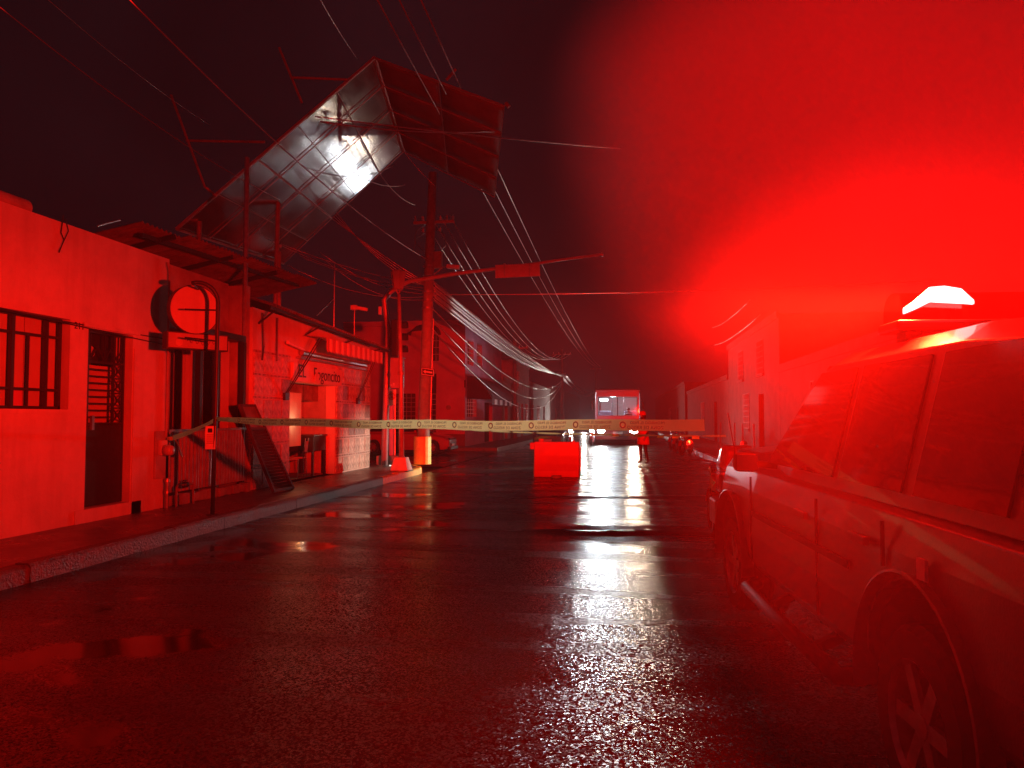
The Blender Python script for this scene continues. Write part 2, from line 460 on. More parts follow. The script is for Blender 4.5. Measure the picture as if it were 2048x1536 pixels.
# ------------------------------------------------------------------ nearest house on the left
def near_house():
    H = thing('house', 'plain plastered single-storey house with barred window and iron door, nearest on the left', 'house', (WX, 8.5, 0.15))
    win, door = (6.3, 8.90, 1.68, 2.87), (9.24, 10.18, 0.33, 2.80)
    wall_x(WX, 4.2, 11.04, 0.10, 4.12, [win, door], -0.28, M_plaster, 'wall', H)
    MB().box(-15, WX-0.28, 4.2, 10.98, 3.7, 3.9).build('roof', M_plaster2, H)
    MB().box(-15, WX-0.28, 10.76, 11.04, 0.1, 4.12).build('side_wall', M_plaster, H)
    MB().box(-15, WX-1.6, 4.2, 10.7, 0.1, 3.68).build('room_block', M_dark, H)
    MB().box(-15, WX-0.283, 4.2, 4.45, 0.1, 4.1).build('rear_side_wall', M_plaster, H)
    # door step
    MB().box(WX-0.2, WX+0.02, 9.05, 10.42, 0.12, 0.328).build('door_step', M_plaster, H)
    MB().box(WX-0.01, WX+0.035, 9.12, 10.3, 2.81, 2.86).build('door_lintel', M_plaster, H)
    MB().box(WX-0.005, WX+0.02, 10.20, 10.98, 0.12, 2.6).build('corner_strip', M_plaster, H)
    # door
    D = MB().box(WX-0.16, WX-0.12, 9.26, 10.16, 0.34, 1.47).build('door', M_iron, H)
    xg = WX-0.13
    for (a, b) in (((9.27, .34), (9.27, 2.78)), ((10.15, .34), (10.15, 2.78)), ((9.40, 1.47), (9.40, 2.78)), ((9.93, 1.47), (9.93, 2.78))):
        MB().bar((xg, a[0], a[1]), (xg, b[0], b[1]), 0.032).build('door_bar', M_iron, D)
    for z in (1.49, 2.36, 2.775):
        MB().bar((xg, 9.27, z), (xg, 10.15, z), 0.03).build('door_bar', M_iron, D)
    for k in range(9):
        z = 1.58 + k*0.096
        MB().bar((xg, 9.40, z), (xg, 9.93, z), 0.02).build('door_bar', M_iron, D)
    for k in range(4):                                   # crossed panels at both sides
        za, zb = 1.50+k*0.215, 1.50+(k+1)*0.215
        MB().bar((xg, 9.93, za), (xg, 10.15, zb), 0.016).bar((xg, 9.93, zb), (xg, 10.15, za), 0.016).obox((xg, 10.04, (za+zb)/2), (.012,0,0), (0,.03,0), (0,0,.03)).build('door_cross', M_iron, D)
        MB().bar((xg, 9.93, zb), (xg, 10.15, zb), 0.016).build('door_bar', M_iron, D)
        MB().tube([(xg, 9.335+0.06*math.cos(t), (za+zb)/2+0.10*math.sin(t)) for t in [i*math.pi/6 for i in range(13)]], 0.009, 6).build('door_ring', M_iron, D)
    for k in range(3):                                   # fan of bars in the top light
        cy = 9.45 + 0.29*k
        for t in (35, 90, 145):
            MB().bar((xg, cy, 2.37), (xg, cy+0.17*math.cos(R(t)), 2.37+0.38*math.sin(R(t))), 0.016).build('door_bar', M_iron, D)
    MB().box(WX-0.27, WX-0.262, 9.26, 10.16, 1.47, 2.32).build('door_pane', M_panelit, D)
    MB().box(WX-0.27, WX-0.262, 9.26, 10.16, 2.34, 2.79).build('door_pane', M_dark, D)
    MB().lathe([(0.001, 0), (0.085, 0), (0.085, 0.015), (0.001, 0.015)], 20, 'x', (WX-0.20, 9.53, 2.50)).build('door_emblem', M_panelit, D)
    MB().box(WX-0.11, WX-0.075, 9.45, 9.50, 1.40, 1.60).build('door_lock', M_steel, D)
    # window: frame bars, panes between them
    ya, yb, za, zb = win
    xw = WX-0.14
    Wd = MB().bar((xw, ya, za+.02), (xw, yb, za+.02), .04).bar((xw, ya, zb-.02), (xw, yb, zb-.02), .04).bar((xw, ya+.02, za), (xw, ya+.02, zb), .04).bar((xw, yb-.02, za), (xw, yb-.02, zb), .04).build('window_frame', M_iron, H)
    vs = [ya, 6.72, 7.14, 7.56, 7.84, 8.10, 8.36, 8.64, yb]
    thick = (7.14, 8.10, 8.64)
    for v in vs[1:-1]:
        w = 0.05 if v in thick else 0.022
        MB().bar((xw, v, za), (xw, v, zb if v in thick else 2.62), w).build('window_bar', M_iron, Wd)
    for z in (1.93, 2.62):
        MB().bar((xw, ya, z), (xw, yb, z), 0.034).build('window_bar', M_iron, Wd)
    for i in range(len(vs)-1):
        for j, (z0, z1) in enumerate(((za, 1.93), (1.93, 2.62), (2.62, zb))):
            MB().box(WX-0.21, WX-0.20, vs[i]+.006, vs[i+1]-.006, z0+.006, z1-.006).build('window_pane', M_panelmag if (j == 0 and i in (5,)) else M_panelit, Wd)
    MB().box(WX-0.1, WX+0.025, ya-.05, yb+.05, za-.06, za-.003).build('window_sill', M_plaster, H)
    # house number, cables on the plaster
    put_text(text_mesh('211', 0.13, M_iron), H, (WX+0.006, 9.06, 2.80), (0,1,0), (0,0,1), 'house_number')
    def cable(pts, r=0.009): MB().tube(pts, r, 6).build('wall_cable', M_iron, H)
    cable([(WX+.02, 4.3+i*0.42, 3.02-0.02*i+0.11*((i/16-0.5)**2)) for i in range(17)])
    cable([(WX+.02, 4.3+i*0.42, 2.88-0.005*i+0.15*((i/16-0.6)**2)) for i in range(17)])
    g = lambda px, py: gx(px, py, WX+.02)
    cable([g(127, 430), g(122, 465), g(128, 480), g(118, 505)], .007)
    cable([g(131, 438), g(137, 462), g(118, 503)], .006)
    MB().tube([(WX+.04, 10.92, 4.05), (WX+.05, 10.97, 3.9), (WX+.05, 10.97, 1.1)], 0.018, 8).build('conduit', M_plaster2, H)
    # roof pipe
    P = MB().lathe([(0.001, 4.4), (0.115, 4.4), (0.115, 8.42), (0.10, 8.42), (0.10, 8.3), (0.001, 8.3)], 20, 'y', (WX-0.30, 0, 4.235)).build('roof_pipe', M_plaster2, H, smooth=False)
    MB().tube([gx(195, 452, WX-.1), gx(215, 446, WX-.1), gx(240, 440, WX-.1)], 0.012, 6).build('roof_wire', M_steel, H)
    # electricity meter on a board
    E_ = thing('electricity_meter', 'round glass electricity meter on a board at the pale house corner', 'electric meter', (WX+0.03, 10.82, 0.75))
    MB().box(WX+.022, WX+.05, 10.70, 10.98, 0.62, 1.36).build('backboard', M_plaster2, E_, bevel=.008)
    MB().box(WX+.05, WX+.11, 10.76, 10.93, 0.98, 1.22).build('meter_box', M_plaster, E_, bevel=.01)
    MB().lathe([(.001,0),(.085,0),(.085,.09),(.07,.13),(.001,.14)], 20, 'x', (WX+.11, 10.85, 1.06)).build('meter_dial', M_panelit, E_, smooth=True)
    MB().tube([(WX+.09, 10.95, 0.62), (WX+.09, 10.95, 0.15)], 0.03, 10).build('conduit', M_steel, E_)
    MB().lathe([(.03,0),(.045,0),(.045,.04),(.03,.04)], 12, 'z', (WX+.09, 10.95, 0.38)).lathe([(.03,0),(.045,0),(.045,.04),(.03,.04)], 12, 'z', (WX+.09, 10.95, 0.56)).build('conduit_clamp', M_steel, E_)
    # water pipe loop beside it
    V = thing('water_pipe', 'looped water pipe with valve at the foot of the corrugated gate', 'pipe', (WX+.2, 11.4, 0.15))
    MB().tube([(WX+.15, 11.12, .12), (WX+.15, 11.12, .46), (WX+.15, 11.15, .48), (WX+.15, 11.55, .48), (WX+.15, 11.58, .46), (WX+.15, 11.60, .12)], .02, 8).build('pipe', mat('copper', (.45,.22,.14), .4, .6), V)
    MB().lathe([(.02,-.06),(.05,-.04),(.05,.04),(.02,.06)], 12, 'y', (WX+.15, 11.36, .48)).box(WX+.14, WX+.16, 11.31, 11.41, .54, .56).bar((WX+.15, 11.36, .48), (WX+.15, 11.36, .55), .014).build('valve', M_iron, V)
near_house()

# ------------------------------------------------------------------ shop front with corrugated gate and sheet-metal roof
M_tin = mat('rusty_tin', (0.30, 0.20, 0.16), 0.55, 0.35, var=0.5, scale=3, bump=0.1)
M_tin2 = mat('grey_tin', (0.30, 0.28, 0.28), 0.5, 0.4, var=0.35, scale=4, bump=0.1)
def gate_shop():
    S = thing('shop', 'narrow shop with corrugated metal gate and overhanging tin roof beside the pale house', 'shop', (WX, 12.4, 0.15))
    y0, y1 = 11.06, 13.78
    MB().box(-9.2, -9.0, y0, y1, 0.1, 4.2).build('back_wall', M_plaster2, S)
    MB().box(-9.0, WX-0.05, y1-0.16, y1-0.004, 0.1, 4.15).build('side_wall', M_plaster2, S)
    MB().box(-9.0, WX-0.3, y0, y1-.17, 0.1, 0.22).build('floor', M_concrete, S)
    for (ya, yb, dx, m) in ((11.08, 11.62, -.25, M_plaster2), (11.62, 11.95, -.45, M_dark), (11.95, 12.5, -.25, M_plaster), (12.5, 12.8, -.5, M_dark), (12.8, 13.3, -.2, M_plaster), (13.3, 13.6, -.45, M_dark)):
        MB().box(WX+dx-.06, WX+dx, ya, yb-.006, 1.30, 3.02).build('shutter_panel', m, S)
    MB().box(WX-.32, WX-.02, y0, y1-.2, 3.03, 3.15).build('beam', M_dark, S)
    MB().box(WX-.6, WX-.4, y0, y1-.2, 3.16, 4.18).build('upper_wall', M_plaster2, S)
    for ya in (12.05, 12.62, 13.55):
        MB().box(WX-.14, WX-.04, ya, ya+.09, .2, 3.03).build('post', M_dark, S)
    # gate of vertical corrugated sheets
    for k, (ya, yb) in enumerate(((11.12, 11.98), (11.96, 12.82), (12.80, 13.62))):
        corrugated((WX+.0-.01*k, ya, .36), (0, yb-ya, 0), (0, 0, .98), (1,0,0), 8, .014).build('gate_sheet', M_tin2, S, thick=.003)
    MB().box(WX-.03, WX+.02, 11.1, 13.64, 1.34, 1.38).build('gate_rail', M_tin2, S)
    MB().bar((WX+.03, 12.30, .38), (WX+.04, 12.33, 1.3), .04, .012).build('gate_batten', M_steel, S)
    # rubble plinth under the gate
    for k in range(16):
        yy = 11.12 + k*.158
        MB().obox((WX-.02+random.uniform(-.03,.03), yy+.07, .235), (.09,0,0), (0,.074,random.uniform(-.006,.006)), (0,random.uniform(-.01,.01),.085+random.uniform(-.02,.012))).build('plinth_stone', M_concrete, S, bevel=.015)
    # tin roof sheets: street edge slightly higher than where they meet the wall
    n = 6
    for k in range(n):
        ya = 10.35 + k*1.03; yb = ya+1.07
        zo = 4.56 + 0.035*k + random.uniform(-.015,.015)
        x_out = WX+.12+.02*(k%2) if k > 0 else WX-.02
        corrugated((x_out, ya, zo), (0, yb-ya, random.uniform(-.01,.02)), (-2.0, 0, -.38), (0,0,1), 9, .022, nv=3).build('roof_sheet', M_tin, S, thick=.003)
    for yy in (11.1, 12.9, 14.7):
        MB().bar((WX+.05, yy, 4.50+.03*(yy-11)), (-9.1, yy, 4.1+.03*(yy-11)), .05, .08).build('roof_rafter', M_dark, S)
    MB().bar((WX-.2, 10.6, 4.42), (WX-.2, 16.3, 4.62), .05, .07).build('roof_purlin', M_dark, S)
    MB().tube([(WX-.1, 13.66, 3.0), (WX-.1, 13.66, 6.7)], .05, 10).build('roof_prop', M_steel, S)
gate_shop()

def sign_post():
    b = Vector((-5.98, 10.27, 0.15))
    P = thing('sign_post', 'arched dark post carrying a blank round sign and a small lightbox', 'sign post', b)
    t, n = Vector((.6, .8, 0)), Vector((.8, -.6, 0))
    top = 3.42
    arc = [b + Vector((0,0,0)), b + Vector((.02,.0,1.5)), Vector((b.x+.03, b.y, top-.15))]
    for k in range(1, 9):
        a = k/8*R(115)
        arc.append(Vector((b.x+.03, b.y, top-.15)) - t*(.27*(1-math.cos(a))) + Vector((0,0,.27*math.sin(a))))
    MB().tube(arc, [.03]*len(arc), 10).build('post', M_iron, P, smooth=True)
    MB().lathe([(.001,0),(.09,0),(.09,.012),(.001,.012)], 14, 'z', b).build('base_plate', M_iron, P)
    c = gx(387, 620, -6.45)
    M = Matrix.Translation(c) @ Matrix(((n.x,t.x,0,0),(n.y,t.y,0,0),(0,0,1,0),(0,0,0,1)))
    def disc(r0, h0, h1, name, m, par):
        mb = MB().lathe([(.001,h0),(r0,h0),(r0,h1),(.001,h1)], 40, 'x'); mb.v = [M @ v for v in mb.v]; return mb.build(name, m, par)
    ds = disc(.375, -.05, .055, 'round_sign', M_iron, P)
    disc(.362, .056, .066, 'sign_face', M_plaster, ds)
    bx = gx(392, 684, -6.45)
    lb = MB().obox(bx, n*.09, t*.46, Vector((0,0,.125))).build('lightbox', M_iron, P)
    MB().obox(bx+n*.094, n*.004, t*.44, Vector((0,0,.108))).build('lightbox_face', mat('lightbox_face', (.38,.33,.31), .5, var=.2), lb)
    mb = MB().lathe([(.001,0),(.055,0),(.055,.006),(.001,.006)], 18, 'x'); MM = Matrix.Translation(bx+n*.1-t*.29-Vector((0,0,.03))) @ M.to_3x3().to_4x4()
    mb.v = [MM @ v for v in mb.v]; mb.build('printed_emblem', M_plaster, lb)
    scr = []                                              # faded handwriting on the box, not legible
    for k in range(40):
        u = k/39; scr.append(bx + n*.101 + t*(-.17+.46*u) + Vector((0,0,.035*math.sin(u*34)+.012*math.sin(u*9)-.005)))
    MB().tube(scr, .007, 5).build('faded_script', M_tin, lb)
    for z in (3.16, 2.70):
        MB().tube([Vector((b.x+.03,b.y,z)), gx(364, 620 if z > 3 else 676, -6.43)+n*.10], .013, 6).build('bracket', M_iron, P)
    MB().tube([arc[-1], gx(392, 580, -6.43)+n*.09], .014, 6).build('hook', M_iron, P)
    q = b + Vector((.02,-.04,0)); 
    n2 = thing('paper_notice', 'small paper notice taped to the arched post', 'notice', q + Vector((-.03,0,.98)))
    MB().obox(q+Vector((-.05,-.0,1.13)), (.07,.02,0), (.0006,-.002,0), (0,0,.17)).build('sheet', M_white, n2)
    for k in range(5):
        MB().obox(q+Vector((-.05,-.0035,1.05+.03*k)), (.05,.0145,0), (.0003,-.001,0), (0,0,.005)).build('printed_line', M_tin, n2)
    MB().obox(q+Vector((-.055,-.0045,1.235)), (.03,.0085,0), (.0003,-.001,0), (0,0,.03)).build('printed_mark', M_dark, n2)
sign_post()

# ------------------------------------------------------------------ restaurant
M_tile = [mat('facade_tile_%s' % 'abc'[k], c, .6, var=.55, scale=11, bump=.9, bscale=22) for k, c in enumerate([(.52,.42,.34), (.40,.31,.25), (.26,.19,.16)])]
M_grout = mat('grout', (.55, .50, .45), .8, var=.2)
def restaurant():
    S = thing('restaurant', 'tiled single-storey corner restaurant with open doorway and striped awning', 'restaurant', (WX, 17.2, 0.15))
    y0, y1 = 13.80, 20.70
    op = (15.50, 18.10, .15, 2.36)
    wall_x(WX, y0, y1, .1, 3.75, [op], -.25, M_plaster, 'wall', S)
    MB().box(-12, WX-.25, y1-.25, y1, .1, 3.75).build('end_wall', M_plaster2, S)
    MB().box(-12, WX-.25, y0, y0+.2, .1, 3.75).build('party_wall', M_plaster2, S)
    MB().box(-12, WX-.25, y0+.2, y1-.25, .08, .165).build('floor', M_concrete, S)
    MB().box(-9.6, -9.4, y0+.2, y1-.25, .165, 3.4).build('inner_wall', mat('ochre_wall', (.42,.22,.10), .8, var=.15), S)
    MB().box(-9.4, WX-.25, 18.14, 18.3, .165, 3.4).build('inner_partition', M_plaster2, S)
    MB().box(WX-.45, WX-.40, 15.5, 16.98, .9, 2.15).build('roller_screen', M_plaster, S)
    MB().box(WX-.50, WX-.46, 15.5, 18.1, 1.98, 2.36).build('lintel_board', M_tin, S)
    # tile rows between narrow border strips
    rows = [(.17, .56), (.63, 1.02), (1.09, 1.48), (1.55, 1.94), (2.01, 2.40), (2.47, 2.86)]
    proto = {}
    for ri, (za, zb) in enumerate(rows):
        for (sa, sb) in ((13.84, 15.46), (18.14, 20.68)):
            n = max(1, round((sb-sa)/.41)); w = (sb-sa)/n
            for k in range(n):
                mt = random.choices((0,1,2), (5,3,1.4))[0]
                if ri > 3 and mt == 1: mt = 0
                key = (n, mt)
                if key not in proto:
                    o = MB().box(0, .022, -w/2+.008, w/2-.008, -.187, .187).build('wall_tile', M_tile[mt], S, local=True, bevel=.006)
                    proto[key] = o
                else:
                    o = child_copy(proto[key], S, 'wall_tile')
                    md = o.modifiers.new('bevel', 'BEVEL'); md.width = .006; md.segments = 2
                o.location = (random.uniform(-.004,.004), sa+w*(k+.5)-17.2, (za+zb)/2-.15)
        for (sa, sb) in ((13.84, 15.46), (18.14, 20.68)):
            bnd = MB().box(WX+.002, WX+.02, sa, sb, zb+.012, zb+.058).build('border_strip', M_tile[1], S)
            for zz in (zb+.004, zb+.058):
                MB().box(WX+.002, WX+.027, sa, sb, zz, zz+.008).build('border_edge', M_grout, bnd)
            k = 0
            yy = sa+.05
            while yy < sb-.08:
                MB().box(WX+.0205, WX+.026, yy, yy+.06, zb+.022, zb+.05).build('border_chip', M_tile[2], bnd); yy += .17
    # sign board over the doorway
    sg = MB().box(WX+.01, WX+.07, 15.52, 18.34, 2.38, 2.78).build('sign_board', mat('sign_cream', (.62,.50,.40), .6, var=.12), S)
    put_text(text_mesh('EL', .41, M_dark, .004), sg, (WX+.078, 15.95, 2.60), (0,1,0), (0,0,1), 'sign_lettering')
    put_text(text_mesh('Fogoncito', .41, M_dark, .004), sg, (WX+.078, 17.40, 2.58), (0,1,0), (0,0,1), 'sign_lettering')
    MB().lathe([(.001,0),(.12,0),(.12,.02),(.001,.02)], 18, 'x', (WX+.082, 16.72, 2.50)).build('sign_emblem', M_plaster, sg)
    # awning: roller, folded cloth, scalloped front, brace arms
    ya, yb = 15.95, 19.9
    A = MB().lathe([(.001,ya-.1),(.06,ya-.1),(.06,yb+.1),(.001,yb+.1)], 12, 'y', (WX+.10, 0, 3.02)).build('awning_roller', M_steel, S)
    MB().box(WX+.01, WX+.14, ya-.2, yb+.1, 2.88, 2.93).build('awning_rail', M_steel, A)
    cl = [sheet('awning_cloth_a', (.50,.22,.18), .1), sheet('awning_cloth_b', (.80,.70,.62), .1)]
    n = 22; w = (yb-ya)/n
    for k in range(n):
        a, b = ya+k*w, ya+(k+1)*w
        xo, zf = WX+.62, 3.17
        def pl(u, v, a=a, b=b):
            s_ = math.sin(u*math.pi)*.018
            y = a+(b-a)*u
            if v < .5:
                q = v/.5; return Vector((WX+.10+(xo-WX-.10)*q, y, 3.42+(zf+.18-3.42)*q+s_))
            q = (v-.5)/.5; return Vector((xo+.02+s_, y, zf+.18-q*(.27+.05*math.sin(u*math.pi))))
        MB().grid(pl, 4, 8).build('awning_stripe', cl[k % 2], A)
    MB().tube([(WX+.62, ya, 3.34), (WX+.62, yb, 3.34)], .02, 8).build('awning_front_bar', M_steel, A)
    for yy in (15.15, 19.55):
        for d in (0, .14):
            MB().tube([(WX+.03, yy+d*.5, 2.02), (WX+.60, yy-.0+d+.5*(1 if yy < 16 else 0), 3.32)], .014, 8).build('awning_arm', M_iron, A)
        MB().box(WX+.0285, WX+.09, yy-.05, yy+.12, 1.94, 2.1).build('awning_bracket', M_iron, A)
    # sloping tin roof with a wavy edge
    for k in range(7):
        a = 13.85+k*1.08
        corrugated((WX+.42, a, 3.80-.035*k), (0, 1.12, -.03), (-2.6, 0, .75), (0,0,1), 9, .028, nv=3).build('roof_sheet', M_tin2, S, thick=.004)
    MB().bar((WX+.36, 13.8, 3.74), (WX+.36, 21.3, 3.52), .04, .06).build('eave_rail', M_iron, S)
    for yy in (14.0, 16.2, 18.4, 20.5):
        MB().bar((WX+.02, yy, 3.45), (WX+.36, yy, 3.70-.03*(yy-14)), .03).build('eave_bracket', M_iron, S)
    MB().tube([(WX+.05, 14.1, 3.68), (WX+.06, 14.15, 3.0), (WX+.06, 14.1, 2.72)], .018, 6).build('hanging_cable', M_iron, S)
    MB().tube([(WX+.05, 14.75, 3.66), (WX+.05, 14.75, 2.75)], .02, 6).build('hanging_cable', M_iron, S)
    MB().tube([(WX+.12, 15.1, 3.18), (WX+.12, 15.25, 3.16), (WX+.12, 15.9, 3.1)], .04, 8).build('wall_lamp_tube', M_white, S)
    # roof aerials and a small cctv camera on a mast
    MB().tube([(WX-.3, 18.7, 3.9), (WX-.3, 18.7, 5.6)], .015, 6).build('aerial', M_steel, S)
    MB().tube([(WX-.3, 18.7, 4.7), (WX-.3, 17.6, 4.1)], .010, 6).build('aerial_stay', M_steel, S)
    cm = MB().tube([(WX-.15, 19.8, 3.75), (WX-.15, 19.8, 4.55)], .015, 6).build('camera_mast', M_steel, S)
    MB().box(WX-.25, WX-.08, 19.75, 19.87, 4.55, 4.68).obox((WX+.06, 19.8, 4.58), (.16,0,-.03), (0,.05,0), (.01,0,.045)).build('security_camera', M_white, cm, bevel=.01)
restaurant()

def chair(label, loc, rz, upside=False, group=None):
    C = thing('chair', label, 'chair', loc, rz, group)
    for (x, y) in ((-.2,-.2),(.2,-.2)):
        MB().tube([(x,y,0),(x,y,.45)], .013, 8).build('leg', M_chrome, C, local=True)
    for x in (-.2, .2):
        MB().tube([(x,.22,0),(x,.2,.45),(x,.26,.92)], .013, 8).build('back_leg', M_chrome, C, local=True)
    MB().box(-.21,.21,-.21,.21,.445,.48).build('seat', mat('red_seat', (.45,.06,.05), .45), C, local=True, bevel=.012)
    MB().obox((0,.235,.72), (.2,0,0), (0,.012,.002), (0,.02,.13)).build('backrest', mat('red_seat', (.45,.06,.05)), C, local=True, bevel=.01)
    return C
chair('metal-legged chair with red seat in the left of the restaurant doorway', (WX-.3, 15.95, .165), R(80))
chair('metal-legged chair with red seat in the middle of the restaurant doorway', (WX-.42, 16.75, .165), R(-75))
def table():
    T = thing('table', 'dark square table at the right of the restaurant doorway', 'table', (WX-.5, 17.55, .165))
    MB().box(-.36,.36,-.42,.42,.95,.99).build('table_top', mat('dark_laminate', (.05,.035,.03), .3), T, local=True, bevel=.005)
    MB().box(-.33,.33,-.39,.39,.60,.948).build('apron', M_dark, T, local=True)
    for x in (-.31,.31):
        for y in (-.37,.37): MB().box(x-.025,x+.025,y-.025,y+.025,0,.598).build('leg', M_dark, T, local=True)
table()
def bulb():
    c = Vector((WX-.12, 16.45, 1.50))
    B = thing('bare_bulb', 'small bare lit bulb hanging in the restaurant doorway', 'bulb', c)
    MB().lathe([(.001,-.05),(.024,-.04),(.032,-.012),(.02,.02),(.014,.04),(.001,.045)], 12, 'z', c).build('glass', mat('bulb_lit', (1,1,1), .3, var=0, emit=(1,.86,.6), es=25), B, smooth=True)
    MB().tube([c+Vector((0,0,.045)), c+Vector((0,0,.09))], .014, 8).build('socket', M_dark, B)
    MB().tube([c+Vector((0,0,.09)), Vector((c.x, c.y, 2.36))], .005, 5).build('cord', M_dark, B)
    L = bpy.data.lights.new('bulb_light', 'POINT'); L.energy = 2.2; L.color = (1,.5,.16); L.shadow_soft_size = .03
    o = bpy.data.objects.new('bulb_light', L); COL.objects.link(o); o.location = c - Vector((.08,0,.02))
bulb()
def louvre_board():
    B = thing('louvre_shutter', 'wooden louvred shutter leaning against the restaurant wall', 'shutter', (WX+.4, 14.2, .15))
    # leaning frame: foot on the pavement towards the street, top against the wall
    f0, f1 = Vector((-6.62, 13.90, .16)), Vector((-6.62+.25, 14.55, .16))
    f0 = gz(548, 985, .16); f1 = gz(586, 978, .16)
    t0 = gx(518, 808, WX+.10); t1 = gx(556, 808, WX+.10)
    t0 = Vector((WX+.10, f0.y-.25, 1.82)); t1 = Vector((WX+.10, f0.y+.30, 1.82))
    w = (f1-f0).normalized()
    up = (t0-f0)
    nrm = w.cross(up.normalized()).normalized()
    MB().bar(f0, t0, .05, .06, nrm).build('stile', M_wood, B)
    MB().bar(f1, t1, .05, .06, nrm).build('stile', M_wood, B)
    for q in (.015, .72, .985):
        MB().bar(f0.lerp(t0, q), f1.lerp(t1, q), .05, .05, nrm).build('rail', M_wood, B)
    for k in range(19):
        q = .05 + k*.0352
        a, b = f0.lerp(t0, q), f1.lerp(t1, q)
        MB().obox((a+b)/2, (b-a)/2*.92, (up.normalized()*.7+nrm*.7).normalized()*.03, (nrm*.7-up.normalized()*.7).normalized()*.006).build('slat', M_wood, B)
    a, b = f0.lerp(t0, .86), f1.lerp(t1, .86)
    MB().obox((a+b)/2, (b-a)/2*.92, up*.125, nrm*.012).build('top_panel', M_tin, B)
louvre_board()

# ------------------------------------------------------------------ collapsed billboard
def brushed():
    m = bpy.data.materials.new('brushed_sheet_metal'); m.use_nodes = True
    n, l = m.node_tree.nodes, m.node_tree.links; p = n['Principled BSDF']
    p.inputs['Metallic'].default_value = .9
    t = n.new('ShaderNodeTexCoord'); mp = n.new('ShaderNodeMapping')
    mp.inputs['Scale'].default_value = (.5, 16, 1)
    l.new(t.outputs['UV'], mp.inputs['Vector'])
    a = n.new('ShaderNodeTexNoise'); a.inputs['Scale'].default_value = 4; a.inputs['Detail'].default_value = 6
    l.new(mp.outputs[0], a.inputs['Vector'])
    b = n.new('ShaderNodeTexNoise'); b.inputs['Scale'].default_value = 1.1; b.inputs['Detail'].default_value = 3
    l.new(t.outputs['Object'], b.inputs['Vector'])
    c = n.new('ShaderNodeValToRGB'); c.color_ramp.elements[0].color = (.16,.15,.15,1); c.color_ramp.elements[1].color = (.62,.62,.63,1)
    l.new(a.outputs['Fac'], c.inputs['Fac']); l.new(c.outputs['Color'], p.inputs['Base Color'])
    mr = n.new('ShaderNodeMapRange'); mr.inputs['From Min'].default_value = .3; mr.inputs['From Max'].default_value = .7
    mr.inputs['To Min'].default_value = .10; mr.inputs['To Max'].default_value = .19
    l.new(b.outputs['Fac'], mr.inputs['Value']); l.new(mr.outputs['Result'], p.inputs['Roughness'])
    ad = n.new('ShaderNodeMath'); ad.operation = 'MULTIPLY_ADD'; ad.inputs[1].default_value = .12
    l.new(a.outputs['Fac'], ad.inputs[0]); l.new(b.outputs['Fac'], ad.inputs[2])
    bu = n.new('ShaderNodeBump'); bu.inputs['Strength'].default_value = .30; bu.inputs['Distance'].default_value = .022
    l.new(ad.outputs[0], bu.inputs['Height']); l.new(bu.outputs['Normal'], p.inputs['Normal'])
    return m
M_bill = brushed()
M_billred = mat('painted_sheet', (.26, .10, .10), .7, .0, var=.3, scale=1.5)
M_angle = mat('painted_angle_iron', (.48, .30, .27), .45, .3, var=.3, scale=5)
